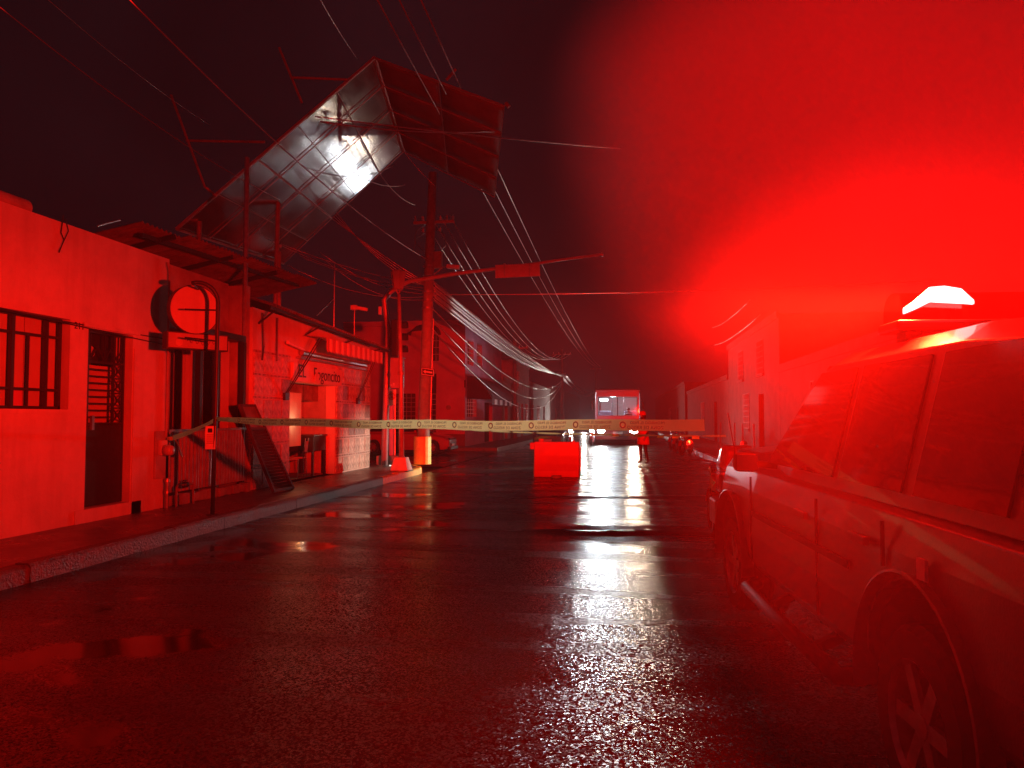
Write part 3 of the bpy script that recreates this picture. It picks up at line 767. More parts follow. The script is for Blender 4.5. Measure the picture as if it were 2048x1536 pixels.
def billboard():
    a, b = Vector((-10.27, 15.83, 5.96)), Vector((-5.89, 16.90, 10.21))
    c, d = Vector((-6.63, 21.74, 9.70)), Vector((-10.21, 21.20, 6.25))
    B = thing('billboard', 'collapsed billboard of metal sheets bent over the street above the restaurant', 'billboard', (-9.6, 18.5, 3.75))
    def P(u, v): return (a.lerp(b, u)).lerp(d.lerp(c, u), v)
    n = (b-a).cross(d-a).normalized()
    if n.z > 0: n = -n
    nu, nv = 5, 4
    for i in range(nu):
        for j in range(nv):
            ofs = n*random.uniform(-.012, .012)
            du, dv = .004, .004
            mb = MB()
            def fn(p, q, i=i, j=j):
                u = (i+du+(1-2*du)*p)/nu; v = (j+dv+(1-2*dv)*q)/nv
                bulge = math.sin(p*math.pi)*math.sin(q*math.pi)
                return P(u, v) + ofs + n*(.004*bulge*((i*7+j*3) % 5 - 2))
            mb.grid(fn, 6, 6)
            o = mb.build('metal_sheet', M_bill, B, smooth=True)
            uv = o.data.uv_layers.new(name='uv')
            for lp in o.data.loops:
                k = lp.vertex_index; uv.data[lp.index].uv = (((k % 7)/6+i), ((k//7)/6+j))
    for i in range(nu+1):
        w = .045 if i in (0, nu, 2) else .016
        MB().bar(P(i/nu, 0)+n*.05, P(i/nu, 1)+n*.05, w, w, n).build('cross_member', M_angle, B)
    for j in range(nv+1):
        w = .06 if j == 0 else .020
        MB().bar(P(0, j/nv)+n*.045, P(1, j/nv)+n*.045, w, w, n).build('long_member', M_angle, B)
    # second, darker half folded down towards the street
    e = Vector((-2.82, 17.25, 8.75)); e = gy(1010, 210, 17.25); f = gy(990, 392, 21.9)
    def Q(u, v): return (b.lerp(e, u)).lerp(c.lerp(f, u), v)
    n2 = (e-b).cross(c-b).normalized()
    if n2.z > 0: n2 = -n2
    for i in range(2):
        for j in range(4):
            MB().grid(lambda p, q: Q((i+.004+.992*p)/2, (j+.004+.992*q)/4) + n2*(.008*math.sin(p*3+j)*math.sin(q*3)), 4, 4).build('folded_sheet', M_billred, B, smooth=True, thick=.004)
    for j in range(5):
        MB().bar(Q(0, j/4)+n2*.04, Q(1, j/4)+n2*.04, .07 if j == 0 else .013, .03, n2).build('folded_member', M_angle, B)
    for u in (0, .5, 1):
        MB().bar(Q(u, 0)+n2*.05, Q(u, 1)+n2*.05, .035 if u == 0 else .014, .03, n2).build('folded_member', M_angle, B)
    # lamp arms that stood off the top edge
    def tb(p, r=.03): MB().tube(p, r, 8).build('lamp_arm', M_angle, B)
    for (p, q, y) in (((342,190),(410,375),15.6), ((372,281),(530,284),16.0), ((558,95),(604,206),16.2), ((584,155),(694,159),16.4)):
        tb([gy(*p, y), gy(*q, y+.2)])
    tb([gy(412, 375, 15.8), gy(432, 392, 16.0)], .03)
    tb([gy(912, 138, 17.3), gy(893, 160, 17.35)], .035)
    tb([gy(1012, 206, 17.2), gy(1018, 214, 17.2)], .05)
    # legs that still hold it to the roof
    for (x, y) in ((-10.0, 16.4), (-10.0, 20.6), (-9.0, 18.3)):
        z = 4.3
        q = P(.06 if x < -9.5 else .3, (y-15.9)/5.4)
        MB().tube([(x, y, 4.2), q], .06, 8).build('support_leg', M_angle, B)
    MB().lathe([(.001,-.07),(.04,-.05),(.055,0),(.04,.05),(.001,.07)], 12, 'z', gy(560, 492, 20.3)).build('bulb', mat('bulb_glass', (.8,.8,.8), .1, var=0), B, smooth=True)
billboard()

# ------------------------------------------------------------------ street furniture on the corner
def utility_pole():
    b = Vector((-6.13, 22.32, .15))
    P = thing('utility_pole', 'tall concrete utility pole with yellow painted foot at the street corner', 'utility pole', b)
    top = b + Vector((.28, 0, 9.0))
    MB().tube([b, b.lerp(top, .5), top], [.19, .165, .125], 16).build('pole', M_concrete, P, smooth=True)
    MB().lathe([(.001,0),(.265,0),(.262,.82),(.25,.84),(.001,.84)], 20, 'z', b).build('painted_base', mat('yellow_foot', (.80,.58,.10), .5, var=.3, scale=6, bump=.2), P)
    at = lambda z: b.lerp(top, (z-.15)/9.0)
    for z in (4.9, 5.15, 5.4, 5.9, 6.2):
        MB().lathe([(.17,0),(.19,0),(.19,.05),(.17,.05)], 16, 'z', at(z)).build('steel_band', M_steel, P)
    MB().obox(at(6.35)+Vector((.28,-.05,.05)), (.13,0,0), (0,.09,0), (0,0,.26)).build('junction_box', M_concrete, P, bevel=.02)
    MB().bar(at(7.6)-Vector((.55,0,0)), at(7.6)+Vector((.75,0,0)), .06, .08).build('cross_arm', M_angle, P)
    for dx in (-.5, -.25, .3, .5, .7):
        for z in (7.66, 7.3 if abs(dx) < .4 else 7.66):
            q = at(7.6)+Vector((dx,0,z-7.6))
            MB().lathe([(.012,0),(.045,.02),(.02,.05),(.045,.08),(.012,.11),(.02,.14),(.001,.15)], 10, 'z', q).build('insulator', M_white, P)
    for (s, z) in ((-1, 7.15), (-1, 6.9), (1, 7.0)):
        q = at(z)
        MB().tube([q+Vector((s*.15,0,.4)), q+Vector((s*.45,0,.2)), q+Vector((s*.5,-.05,-.15)), q+Vector((s*.2,0,-.45))], .012, 6).build('jumper_cable', M_cable, P)
    lamp = MB().tube([at(5.95)+Vector((.15,-.05,0)), at(5.95)+Vector((.45,-.08,.22)), at(5.95)+Vector((.60,-.08,.24))], .02, 8).build('lamp_arm', M_steel, P)
    MB().obox(at(5.95)+Vector((.78,-.08,.22)), (.20,0,-.02), (0,.09,0), (.01,0,.06)).build('lamp_head', M_white, lamp, bevel=.03)
    MB().tube([at(4.6)+Vector((.19,0,0)), at(1.2)+Vector((.2,0,0))], .018, 8).build('riser_conduit', M_steel, P)
    sg = MB().obox(at(2.95)+Vector((.12,-.19,0)), (.20,.03,-.03), (.002,-.012,0), (0,0,.12)).build('street_sign', M_dark, P)
    ctr = at(2.95)+Vector((.12,-.206,0))
    MB().obox(ctr, (.185,.028,-.028), (.0005,-.003,0), (0,0,.105)).build('sign_panel', M_white, sg)
    MB().obox(ctr+Vector((0,-.005,0)), (.165,.025,-.025), (.0005,-.003,0), (0,0,.085)).build('sign_field', M_dark, sg)
    A = ctr+Vector((0,-.011,0)); r_ = Vector((1,.15,-.15)).normalized(); u_ = Vector((0,0,1))
    MB().prism([A+r_*-.14, A+r_*-.06+u_*.06, A+r_*-.06+u_*.025, A+r_*.14+u_*.025, A+r_*.14-u_*.025, A+r_*-.06-u_*.025, A+r_*-.06-u_*.06], (0,-.004,0)).build('sign_arrow', M_white, sg)
    return at
pole_at = utility_pole()

def lamp_post():
    b = Vector((-5.63, 19.39, .15)) + Vector((-.30, .1, 0))
    P = thing('street_lamp', 'slim post lamp with tapered lantern, unlit, on a square white-edged block', 'street lamp', b)
    MB().prism([b+Vector((-.26,-.26,-.01)), b+Vector((.26,-.26,-.01)), b+Vector((.26,.26,-.01)), b+Vector((-.26,.26,-.01))], (0,0,.02)).build('foot_plate', M_dark, P)
    k = MB().add([b+Vector(v) for v in ((-.24,-.24,.01),(.24,-.24,.01),(.24,.24,.01),(-.24,.24,.01),(-.15,-.15,.36),(.15,-.15,.36),(.15,.15,.36),(-.15,.15,.36))], [(0,3,2,1),(4,5,6,7),(0,1,5,4),(1,2,6,5),(2,3,7,6),(3,0,4,7)]).build('plinth', M_white, P, bevel=.01)
    MB().tube([b+Vector((0,0,.36)), b+Vector((-.03,0,2.6)), b+Vector((-.10,0,4.75))], [.075,.06,.045], 12).build('post', M_angle, P, smooth=True)
    MB().lathe([(.05,0),(.085,.02),(.085,.10),(.05,.14)], 14, 'z', b+Vector((-.03,0,2.55))).build('collar', M_angle, P)
    t = b + Vector((-.12, 0, 4.75))
    ft = MB()
    for a in (0, 90, 180, 270):
        ft.tube([t, t+Vector((.09*math.cos(R(a+45)), .09*math.sin(R(a+45)), .14))], .014, 6)
    ft.build('lantern_cradle', M_angle, P)
    Lz, Hz = .14, .46
    for a in range(6):
        t0, t1 = R(a*60), R(a*60+60)
        p = lambda r, th, z: t + Vector((r*math.cos(th), r*math.sin(th), z))
        MB().add([p(.125,t0,Lz), p(.125,t1,Lz), p(.20,t1,Lz+Hz), p(.20,t0,Lz+Hz)], [(0,1,2,3)]).build('lantern_pane', M_panelit, P, thick=.006)
        MB().bar(p(.128,t0,Lz), p(.203,t0,Lz+Hz), .018).build('lantern_rib', M_angle, P)
    MB().lathe([(.21,0),(.22,.02),(.05,.08),(.001,.09)], 6, 'z', t+Vector((0,0,Lz+Hz))).lathe([(.001,-.01),(.14,-.01),(.14,.01),(.001,.01)], 6, 'z', t+Vector((0,0,Lz))).build('lantern_cap', M_angle, P)
lamp_post()

M_sig = mat('signal_black', (.015,.015,.015), .5, var=.2)
def traffic_pole():
    b = Vector((-7.02, 21.35, .15))
    P = thing('traffic_signal', 'pink painted signal pole with long curved arm reaching over the street', 'traffic signal', b)
    y = b.y
    pts = [b, b+Vector((.05,0,2.2)), b+Vector((.10,0,4.0))]
    for (px, py) in ((768,600),(780,585),(797,572),(822,562),(860,556),(920,546),(1000,537),(1080,526),(1140,517),(1203,509)):
        pts.append(gy(px, py, y))
    rs = [.10,.095,.085,.075,.072,.07,.066,.064,.058,.05,.044,.038,.035]
    MB().tube(pts, rs, 12).build('mast', mat('pink_steel', (.55,.34,.38), .4, .2, var=.2, scale=4), P, smooth=True)
    MB().lathe([(.001,0),(.22,0),(.22,.025),(.001,.025)], 12, 'z', b).build('base_plate', M_steel, P)
    # direction board hung from the arm, seen from behind
    q = [gy(990, 530, y-.1), gy(1079, 527, y-.1), gy(1080, 552, y-.1), gy(991, 556, y-.1)]
    sg = MB().prism(q, (0, .02, 0)).build('direction_board', mat('board_back', (.55,.40,.42), .5, .3, var=.15), P)
    for px in (1010, 1060):
        MB().box(gy(px,540,y).x-.02, gy(px,540,y).x+.02, y-.11, y+.03, gy(px,553,y).z, gy(px,532,y).z+.06).build('board_clamp', M_steel, sg)
    e = pts[-1]
    MB().lathe([(.001,0),(.06,0),(.06,.05),(.001,.05)], 10, 'x', e).build('arm_cap', M_steel, P)
    # three-lens signal head beside the pole, facing along the cross street
    hx = b.x+.42
    h = MB().box(hx-.20, hx+.02, y-.17, y+.17, 3.35, 4.45).build('signal_head', M_sig, P, bevel=.03)
    for k in range(3):
        zc = 3.55+.36*k
        vs = MB()
        for t in range(9):
            a0 = R(-20+t*27.5); a1 = R(-20+(t+1)*27.5)
            if t < 8: vs.add([(hx+.022, y+.15*math.cos(a0), zc+.15*math.sin(a0)), (hx+.022, y+.15*math.cos(a1), zc+.15*math.sin(a1)), (hx+.25, y+.15*math.cos(a1), zc+.14*math.sin(a1)), (hx+.25, y+.15*math.cos(a0), zc+.14*math.sin(a0))], [(0,1,2,3)])
        vs.build('visor', M_sig, h, thick=.006)
        MB().lathe([(.001,.04),(.08,.03),(.135,.005),(.135,0)], 16, 'x', (hx+.023, y, zc)).build('lens', M_pane, h, smooth=True)
    MB().bar((b.x+.08, y, 3.6), (hx-.2, y, 3.6), .05).bar((b.x+.09, y, 4.2), (hx-.2, y, 4.2), .05).build('head_bracket', M_sig, P)
    # no-parking plate on the pole
    pl = MB().obox((b.x+.26, y-.13, 2.15), (.12,.02,0), (.001,-.006,0), (0,0,.22)).build('parking_plate', M_white, P)
    rd = mat('sign_red', (.55,.03,.03), .5, var=.1)
    c = Vector((b.x+.26, y-.142, 2.19))
    MB().tube([c+Vector((.095*math.cos(t), -.004+.014*math.cos(t), .095*math.sin(t))) for t in [i*math.pi/12 for i in range(25)]], .014, 6).build('ring', rd, pl)
    MB().bar(c+Vector((-.065,-.006,.065)), c+Vector((.065,-.004,-.065)), .008, .02).build('slash', rd, pl)
    put_text(text_mesh('E', .17, M_dark, .002), pl, c+Vector((0,-.004,0)), (1,.15,0), (0,0,1))
    MB().lathe([(.07,0),(.12,0),(.12,.07),(.07,.07)], 12, 'z', b+Vector((.055,0,2.3))).build('clamp', M_steel, P)
    MB().box(b.x-.2, b.x-.12, y-.06, y+.06, 4.62, 4.86).build('detector', M_white, P, bevel=.01)
traffic_pole()

def cabinet():
    b = Vector((-7.05, 22.1, .15)); b.x = gy(782, 900, 22.1).x
    P = thing('control_cabinet', 'tall sloped-top control cabinet on a single post behind the signal pole', 'cabinet', b)
    MB().box(b.x-.10, b.x+.10, b.y-.10, b.y+.10, .15, 2.42).build('post', M_pink, P)
    MB().tube([(b.x+.15, b.y-.1, .2), (b.x+.15, b.y-.1, 2.42)], .028, 8).build('conduit', M_steel, P)
    x0, x1 = gy(766, 740, b.y-.3).x, gy(792, 740, b.y-.3).x + .10
    z0, z1 = 2.45, 3.36
    MB().box(x0, x1, b.y-.32, b.y+.20, z0, z1).build('housing', mat('cabinet_paint', (.50,.36,.40), .5, .1, var=.2, scale=5), P, bevel=.01)
    MB().box(x0-.03, x1+.03, b.y-.35, b.y+.23, z1+.002, z1+.05).build('lid', M_steel, P)
    MB().box(x1+.002, x1+.02, b.y-.28, b.y+.16, z0+.05, z1-.05).build('side_door', M_steel, P)
    for k in range(9): MB().box(x1+.021, x1+.028, b.y-.22, b.y+.1, z0+.15+.07*k, z0+.175+.07*k).build('vent_louvre', M_dark, P)
    for k in range(4): MB().box(x0+.05+.09*k, x0+.11+.09*k, b.y-.326, b.y-.322, z0+.06, z0+.06+.05*(1+k % 2)).build('sticker', M_white, P)
    MB().box(b.x-.35, b.x+.3, b.y-.35, b.y+.3, .10, .42).build('concrete_plinth', M_concrete, P, bevel=.02)
    MB().box(b.x+.305, b.x+.40, b.y-.35, b.y+.1, .10, .40).build('painted_block', M_white, P, bevel=.01)
cabinet()

def bush():
    b = gz(748, 922, .15); b.x += .05
    B = thing('bush', 'small scrubby weed bush growing at the foot of the signal pole', 'bush', b)
    leaf = mat('weed_leaf', (.08,.11,.04), .6, var=.4)
    mb = MB()
    for k in range(420):
        t, r = random.uniform(0, 6.28), .34*math.sqrt(random.random())
        p = b + Vector((r*math.cos(t), r*.8*math.sin(t), random.uniform(.03, .42)*(1-r*1.4)))
        u = Vector((random.uniform(-1,1), random.uniform(-1,1), random.uniform(-.3,1))).normalized()*.045
        v = u.cross(Vector((random.random(), random.random(), .3))).normalized()*.018
        mb.add([p, p+u*.5+v, p+u, p+u*.5-v], [(0,1,2,3)])
    mb.build('foliage', leaf, B, kind='stuff')
    st = MB()
    for k in range(14):
        t = k*.45
        st.tube([b, b+Vector((.2*math.cos(t), .16*math.sin(t), .3))], .006, 5)
    st.build('stems', M_wood, B)
bush()

# ------------------------------------------------------------------ two-storey pink building across the side street
PY = 36.0
PXc = gy(930, 840, PY).x
def grille_y(y, x0, x1, z0, z1, nx, nz, r, m, parent, name='window_grille'):
    mb = MB()
    for i in range(nx+1): mb.bar((x0+(x1-x0)*i/nx, y, z0), (x0+(x1-x0)*i/nx, y, z1), r)
    for k in range(nz+1): mb.bar((x0, y-.012, z0+(z1-z0)*k/nz), (x1, y-.012, z0+(z1-z0)*k/nz), r)
    return mb.build(name, m, parent)
def grille_x(x, y0, y1, z0, z1, ny_, nz, r, m, parent, name='window_grille'):
    mb = MB()
    for i in range(ny_+1): mb.bar((x, y0+(y1-y0)*i/ny_, z0), (x, y0+(y1-y0)*i/ny_, z1), r)
    for k in range(nz+1): mb.bar((x+.012, y0, z0+(z1-z0)*k/nz), (x+.012, y1, z0+(z1-z0)*k/nz), r)
    return mb.build(name, m, parent)
M_grille = mat('white_grille', (.55,.50,.50), .5, var=.1)
def pink_building():
    B = thing('pink_building', 'two-storey pink corner building with arched dark awnings and white window grilles', 'building', (PXc, PY, .15))
    f = lambda px, py: gy(px, py, PY); s = lambda px, py: gx(px, py, PXc)
    ztop = f(930, 644).z
    x_l = -14.0
    uw = (f(852,690).x, f(878,690).x, f(860,722).z, f(860,668).z)
    gd = (f(848,700).x, f(873,700).x, .16, f(860,747).z)
    gw = (f(788,700).x, f(832,700).x, f(800,850).z, f(800,787).z)
    wall_y(PY, x_l, PXc, .1, ztop, [uw, gd, gw], .3, M_pink, 'front_wall', B)
    side_end = s(1003, 800).y
    w1, w2 = (s(934,700).y, s(947,700).y, s(940,730).z, s(940,680).z), (s(954,700).y, s(964,700).y, s(960,735).z, s(960,688).z)
    d1 = (s(969,850).y, s(985,850).y, .16, s(975,805).z)
    w3 = (s(934,800).y, s(953,800).y, s(940,834).z, s(940,790).z)
    zs = s(1003, 735).z
    wall_x(PXc-.002, PY+.305, side_end, .1, ztop-.05, [w1, w2, w3, d1], -.3, M_pink, 'side_wall', B)
    MB().box(x_l, PXc-.32, PY+.32, side_end, ztop-.3, ztop-.12).build('roof', M_plaster2, B)
    MB().box(x_l, PXc-1.2, PY+1.2, side_end-.1, .1, ztop-.31).build('dark_rooms', M_dark, B)
    MB().box(x_l, PXc+.12, PY-.12, PY-.002, ztop-.16, ztop+.10).build('cornice', M_pink, B, bevel=.02)
    MB().box(PXc+.002, PXc+.12, PY+.002, side_end, ztop-.16, ztop+.09).build('cornice', M_pink, B, bevel=.02)
    for (w, nm) in ((uw, 'window'), (gw, 'window')):
        MB().box(w[0], w[1], PY+.2, PY+.21, w[2], w[3]).build(nm, M_pane, B)
    grille_y(PY+.06, uw[0], uw[1], uw[2], uw[3], 4, 4, .022, M_grille, B)
    grille_y(PY-.02, gw[0], gw[1], gw[2], gw[3], 5, 7, .022, M_grille, B)
    grille_y(PY-.02, gd[0], gd[1], .9, f(860,788).z, 3, 7, .022, M_grille, B, 'door_grille')
    MB().box(gd[0], gd[1], PY+.2, PY+.21, .16, gd[3]).build('door', M_dark, B)
    for w in (w1, w2, w3):
        MB().box(PXc-.22, PXc-.21, w[0], w[1], w[2], w[3]).build('window', M_pane, B)
        grille_x(PXc-.06, w[0], w[1], w[2], w[3], 4, 6, .025, M_grille, B)
    MB().box(PXc-.22, PXc-.21, d1[0], d1[1], d1[2], d1[3]).build('door', M_dark, B)
    # arched canvas awning over the upper window
    M_cv = mat('dark_canvas', (.05,.02,.03), .8, var=.2)
    xa, xb = f(822,672).x, f(882,672).x; zc = f(850,671).z; rr = f(850,646).z-zc
    mid, hw = (xa+xb)/2, (xb-xa)/2
    MB().grid(lambda u, v: Vector((mid - hw*math.cos(u*math.pi)*(1), PY-.004-.75*(1-v)**1.0*1.0, zc + rr*math.sin(u*math.pi)*(.25+.75*v))), 14, 6).build('window_awning', M_cv, B, smooth=True, thick=.01)
    # awning on the street side with scalloped bright edge
    ya, yb = s(934,780).y, s(985,780).y; za = s(934,752).z; zb = s(934,792).z
    MB().grid(lambda u, v: Vector((PXc+.003+1.25*math.sin(v*math.pi/2), ya+(yb-ya)*u, zb-.15+(za-zb+.15)*math.cos(v*math.pi/2))), 8, 10).add([(PXc+.003, ya, za), (PXc+.003, ya, zb-.15), (PXc+.7, ya, zb-.15), (PXc+1.25, ya, zb-.15), (PXc+1.0, ya, zb+.35), (PXc+.6, ya, za-.15)], [(0,1,2,3,4,5)]).build('shop_awning', M_cv, B, thick=.01)
    for k in range(9):
        y_ = ya+(yb-ya)*k/9
        MB().box(PXc+1.25, PXc+1.262, y_+.02, y_+(yb-ya)/9-.04, zb-.42, zb-.15).build('awning_fringe', M_grille if k % 2 else M_cv, B)
    # small wall fittings
    MB().lathe([(.001,0),(.12,0),(.12,.05),(.001,.05)], 12, 'y', f(897,815)+Vector((0,-.055,0))).build('wall_vent', M_plaster2, B)
    MB().tube([f(926,760)+Vector((.1,-.02,0)), f(926,775)+Vector((.1,-.02,0))], .03, 6).build('wall_lamp', M_dark, B)
    MB().box(x_l, PXc+.01, PY-.03, PY-.002, .1, .75).build('skirting', mat('skirting_dark', (.22,.07,.08), .7), B)
pink_building()

# ------------------------------------------------------------------ low houses further down, left and right
def row_house(label, side, x, y0, y1, h, m, openings, extra=None):
    s = -1 if side == 'l' else 1
    B = thing('row_house', label, 'house', (x, (y0+y1)/2, .15))
    holes = [(y0+a, y0+b, za, zb) for (a, b, za, zb, k) in openings]
    wall_x(x, y0, y1, .1, h, holes, s*.3, m, 'wall', B)
    xe = x+s*8
    MB().box(min(x+s*.3, xe), max(x+s*.3, xe), y0, y0+.25, .1, h-.02).build('end_wall', m, B)
    MB().box(min(x+s*.3, xe), max(x+s*.3, xe), y1-.25, y1, .1, h-.02).build('end_wall', m, B)
    MB().box(min(x+s*.3, xe), max(x+s*.3, xe), y0+.25, y1-.25, h-.3, h-.1).build('roof', M_plaster2, B)
    MB().box(min(x-s*.08, x), max(x-s*.08, x), y0, y1, h-.18, h+.08).build('cornice', m, B)
    for (a, b, za, zb, k) in openings:
        xx = x+s*.2
        MB().box(min(xx, xx+s*.01), max(xx, xx+s*.01), y0+a, y0+b, za, zb).build('door' if k == 'd' else 'window', M_dark if k == 'd' else M_pane, B)
        if k == 'w': grille_x(x-s*.03, y0+a, y0+b, za, zb, 5, 6, .024, M_grille, B)
        if k == 'w': MB().box(min(x-s*.07, x), max(x-s*.07, x), y0+a-.1, y0+b+.1, za-.12, za-.01).build('window_sill', m, B)
    return B
ws = gx(1003, 800, PXc).y + .02
M_hb = mat('plaster_rust', (.45,.24,.20), .85, var=.25, scale=1.2)
M_hl = mat('plaster_rose', (.46,.30,.30), .85, var=.3, scale=1.4)
M_hc = mat('plaster_brick', (.16,.11,.10), .85, var=.35, scale=1.5)
row_house('red-washed low house directly beyond the pink corner building', 'l', PXc, ws, ws+4.4, 4.1, M_hb, [(1.3,2.5,.16,2.5,'d')])
row_house('taller narrow house with two barred windows past the red-washed one', 'l', PXc+.1, ws+4.44, ws+13, 5.6, M_hl, [(1.2,2.4,1.1,2.6,'w'),(4.0,5.1,.16,2.6,'d'),(6.4,7.6,1.1,2.6,'w'),(1.5,2.6,3.6,4.9,'w')])
row_house('long pale house with doors and a barred window far down the left side', 'l', PXc+.05, ws+13.04, ws+31, 4.4, M_plaster2, [(2,3.4,.16,2.6,'d'),(6,8,1.1,2.6,'w'),(11,12.4,.16,2.6,'d')])
row_house('farthest house closing the left side of the street', 'l', PXc+.1, ws+31.04, ws+80, 4.8, M_hl, [(5,7,.16,2.6,'d'),(14,17,1.1,2.6,'w')])
row_house('plain house with shuttered door behind the parked truck on the right', 'r', 5.3, 13, 27, 3.3, M_hc, [(4,5.2,.16,2.5,'d'),(8,9.6,1.1,2.6,'w')])
row_house('two-storey house on the right past the truck hood', 'r', 5.3, 27.04, 40, 5.2, M_hc, [(3,4.2,.16,2.5,'d'),(6.5,8,1.1,2.6,'w'),(3,4.4,3.3,4.6,'w'),(8,9.4,3.3,4.6,'w')])
row_house('low house on the right level with the bus', 'r', 5.3, 40.04, 66, 3.7, M_hc, [(5,6.4,.16,2.5,'d'),(12,14,1.1,2.6,'w')])
row_house('farthest house on the right side of the street', 'r', 5.1, 66.04, 130, 4.6, M_hc, [(8,10,.16,2.5,'d'),(20,24,1.1,2.6,'w')])
for i, (px, Y, h, lb) in enumerate(((1030, 50, 6.6, 'nearer of two plain poles beyond the pink building'), (1088, 71, 7.9, 'pole far down the left pavement gathering the cable bundle'), (1196, 120, 9.6, 'farthest pole rising behind the bus'))):
    b = gy(px, 845, Y); b.z = .15
    if Y == 71: b.x = -5.9
    if Y == 120: b.x = -4.6
    P = thing('utility_pole', lb, 'utility pole', b)
    MB().tube([b, b+Vector((0,0,h))], [.16,.11], 12).build('pole', M_concrete, P, smooth=True)
    MB().bar(b+Vector((-.9,0,h-.5)), b+Vector((.9,0,h-.5)), .08, .1).build('cross_arm', M_angle, P)
    for dx in (-.8, -.3, .3, .8):
        MB().lathe([(.012,0),(.05,.02),(.02,.06),(.045,.1),(.001,.15)], 8, 'z', b+Vector((dx,0,h-.45))).build('insulator', M_white, P)

# ------------------------------------------------------------------ overhead wires
def wire(p, q, sag, r, label, group, n=18):
    p, q = Vector(p), Vector(q)
    pts = [p.lerp(q, i/n) - Vector((0, 0, sag*4*(i/n)*(1-i/n))) for i in range(n+1)]
    o = MB().tube(pts, r, 6).build('overhead_wire', M_wire, smooth=True)
    o['label'] = label; o['category'] = 'wire'; o['group'] = group
    return o
M_wire = mat('wire_sheath', (.75,.72,.72), .32, .8, var=0.0, spec=.8)
far = Vector((-5.9, 71, 5.55))
for k in range(10):                                       # heavy bundle down the street
    wire(pole_at(5.75-.06*k)+Vector((.15+.03*(k % 3), 0, 0)), far+Vector((.12*(k % 3)-.1, 0, .12*(k//3)-.1)), .25+.5*(k/9)+random.uniform(-.05,.05), .026+.012*(k % 2), 'cable of the heavy bundle from the corner pole to the far pole', 'heavy cable bundle along the left facades')
for k in range(6):
    wire(far+Vector((.1*(k-2), 0, .06*k-.1)), (-4.6+.1*k, 118, 5.6+.1*k), .9+.25*(k % 3), .038, 'cable of the far bundle sagging from the far pole towards the bus', 'far cable bundle behind the bus')
for k in range(4):                                        # four parallel thin lines
    wire(pole_at(7.68)+Vector((-.3+.3*k, 0, .1)), (-5.9-.5+.42*k, 71, 7.55), 2.0, .016, 'thin line of the four parallel power lines down the street', 'four parallel power lines')
for k in range(3):
    x0 = -4.7+.42*k
    wire((x0, 13.0, 9.7), (x0+.05, 118, 9.55), 1.3, .016, 'thin line of the three high lines over the road', 'three high lines over the road', 40)
for k in range(3):                                        # deep sagging low cables
    wire(pole_at(4.9-.3*k)+Vector((.16,0,0)), (-5.9, 70.9, 5.0-.15*k), 1.5+.45*k, .02, 'low cable sagging past the pink building front', 'low sagging cables')
# towards the camera and the roofs
for k, (px, py, Y) in enumerate(((562, 488, 19.8), (600, 512, 19.8), (520, 470, 19.0), (640, 505, 20.5), (575, 530, 19.9), (650, 520, 20.6))):
    wire(gy(px, py, Y), pole_at(5.65-.09*k)+Vector((-.15, 0, 0)), .12+.05*k, .010, 'service wire from the restaurant roof to the corner pole', 'service wires to the corner pole')
for k in range(4):
    wire(gy(664+3*k, 437-4*k, 21.0), pole_at(5.72-.03*k)+Vector((-.1,-.1,0)), .05+.1*k, .014, 'cable hanging from the lower billboard edge to the corner pole', 'cables from the billboard edge')
one = lambda p, q, sag, r, lb: wire(p, q, sag, r, lb, lb)
one(gy(235, -25, 9.0), pole_at(6.4), .35, .012, 'long wire from the top left passing behind the bright billboard sheet')
one(gy(-30, -10, 9.0), gy(560, 400, 15.5), .2, .008, 'faint wire across the dark sky at the upper left')
one(gy(80, -15, 9.5), gy(420, 250, 15.0), .1, .006, 'faintest wire over the upper left sky')
one(gy(630, -20, 12.0), gy(715, 118, 16.4), .05, .010, 'short wire from the top edge to the billboard peak')
one(gy(630, 233, 15.5), gy(1240, 297, 20.5), .05, .014, 'upper of two black wires crossing in front of the bright sheet')
one(gy(640, 243, 15.6), gy(1000, 262, 18.5), .12, .014, 'lower of two black wires crossing in front of the bright sheet')
one(pole_at(5.35), (9.0, 23.5, 5.6), .12, .012, 'single wire spanning the street under the signal arm')
one(gy(805, 300, 21.6), gy(870, 372, 22.2), .05, .010, 'short wire from the billboard corner to the pole top')
for k in range(3):
    one(gy(600+60*k, 330-25*k, 16.6), gy(790+20*k, 330+40*k, 20.5), .3, .009, ('first', 'second', 'third')[k] + ' dark wire drooping below the bright billboard sheet from the left')
one(gy(1430, 690, 30), gy(1520, 630, 14), .1, .010, 'wire on the right above the truck hood')
one(gy(1425, 655, 30), gy(1500, 600, 14), .1, .010, 'wire on the right nearer the red glow')

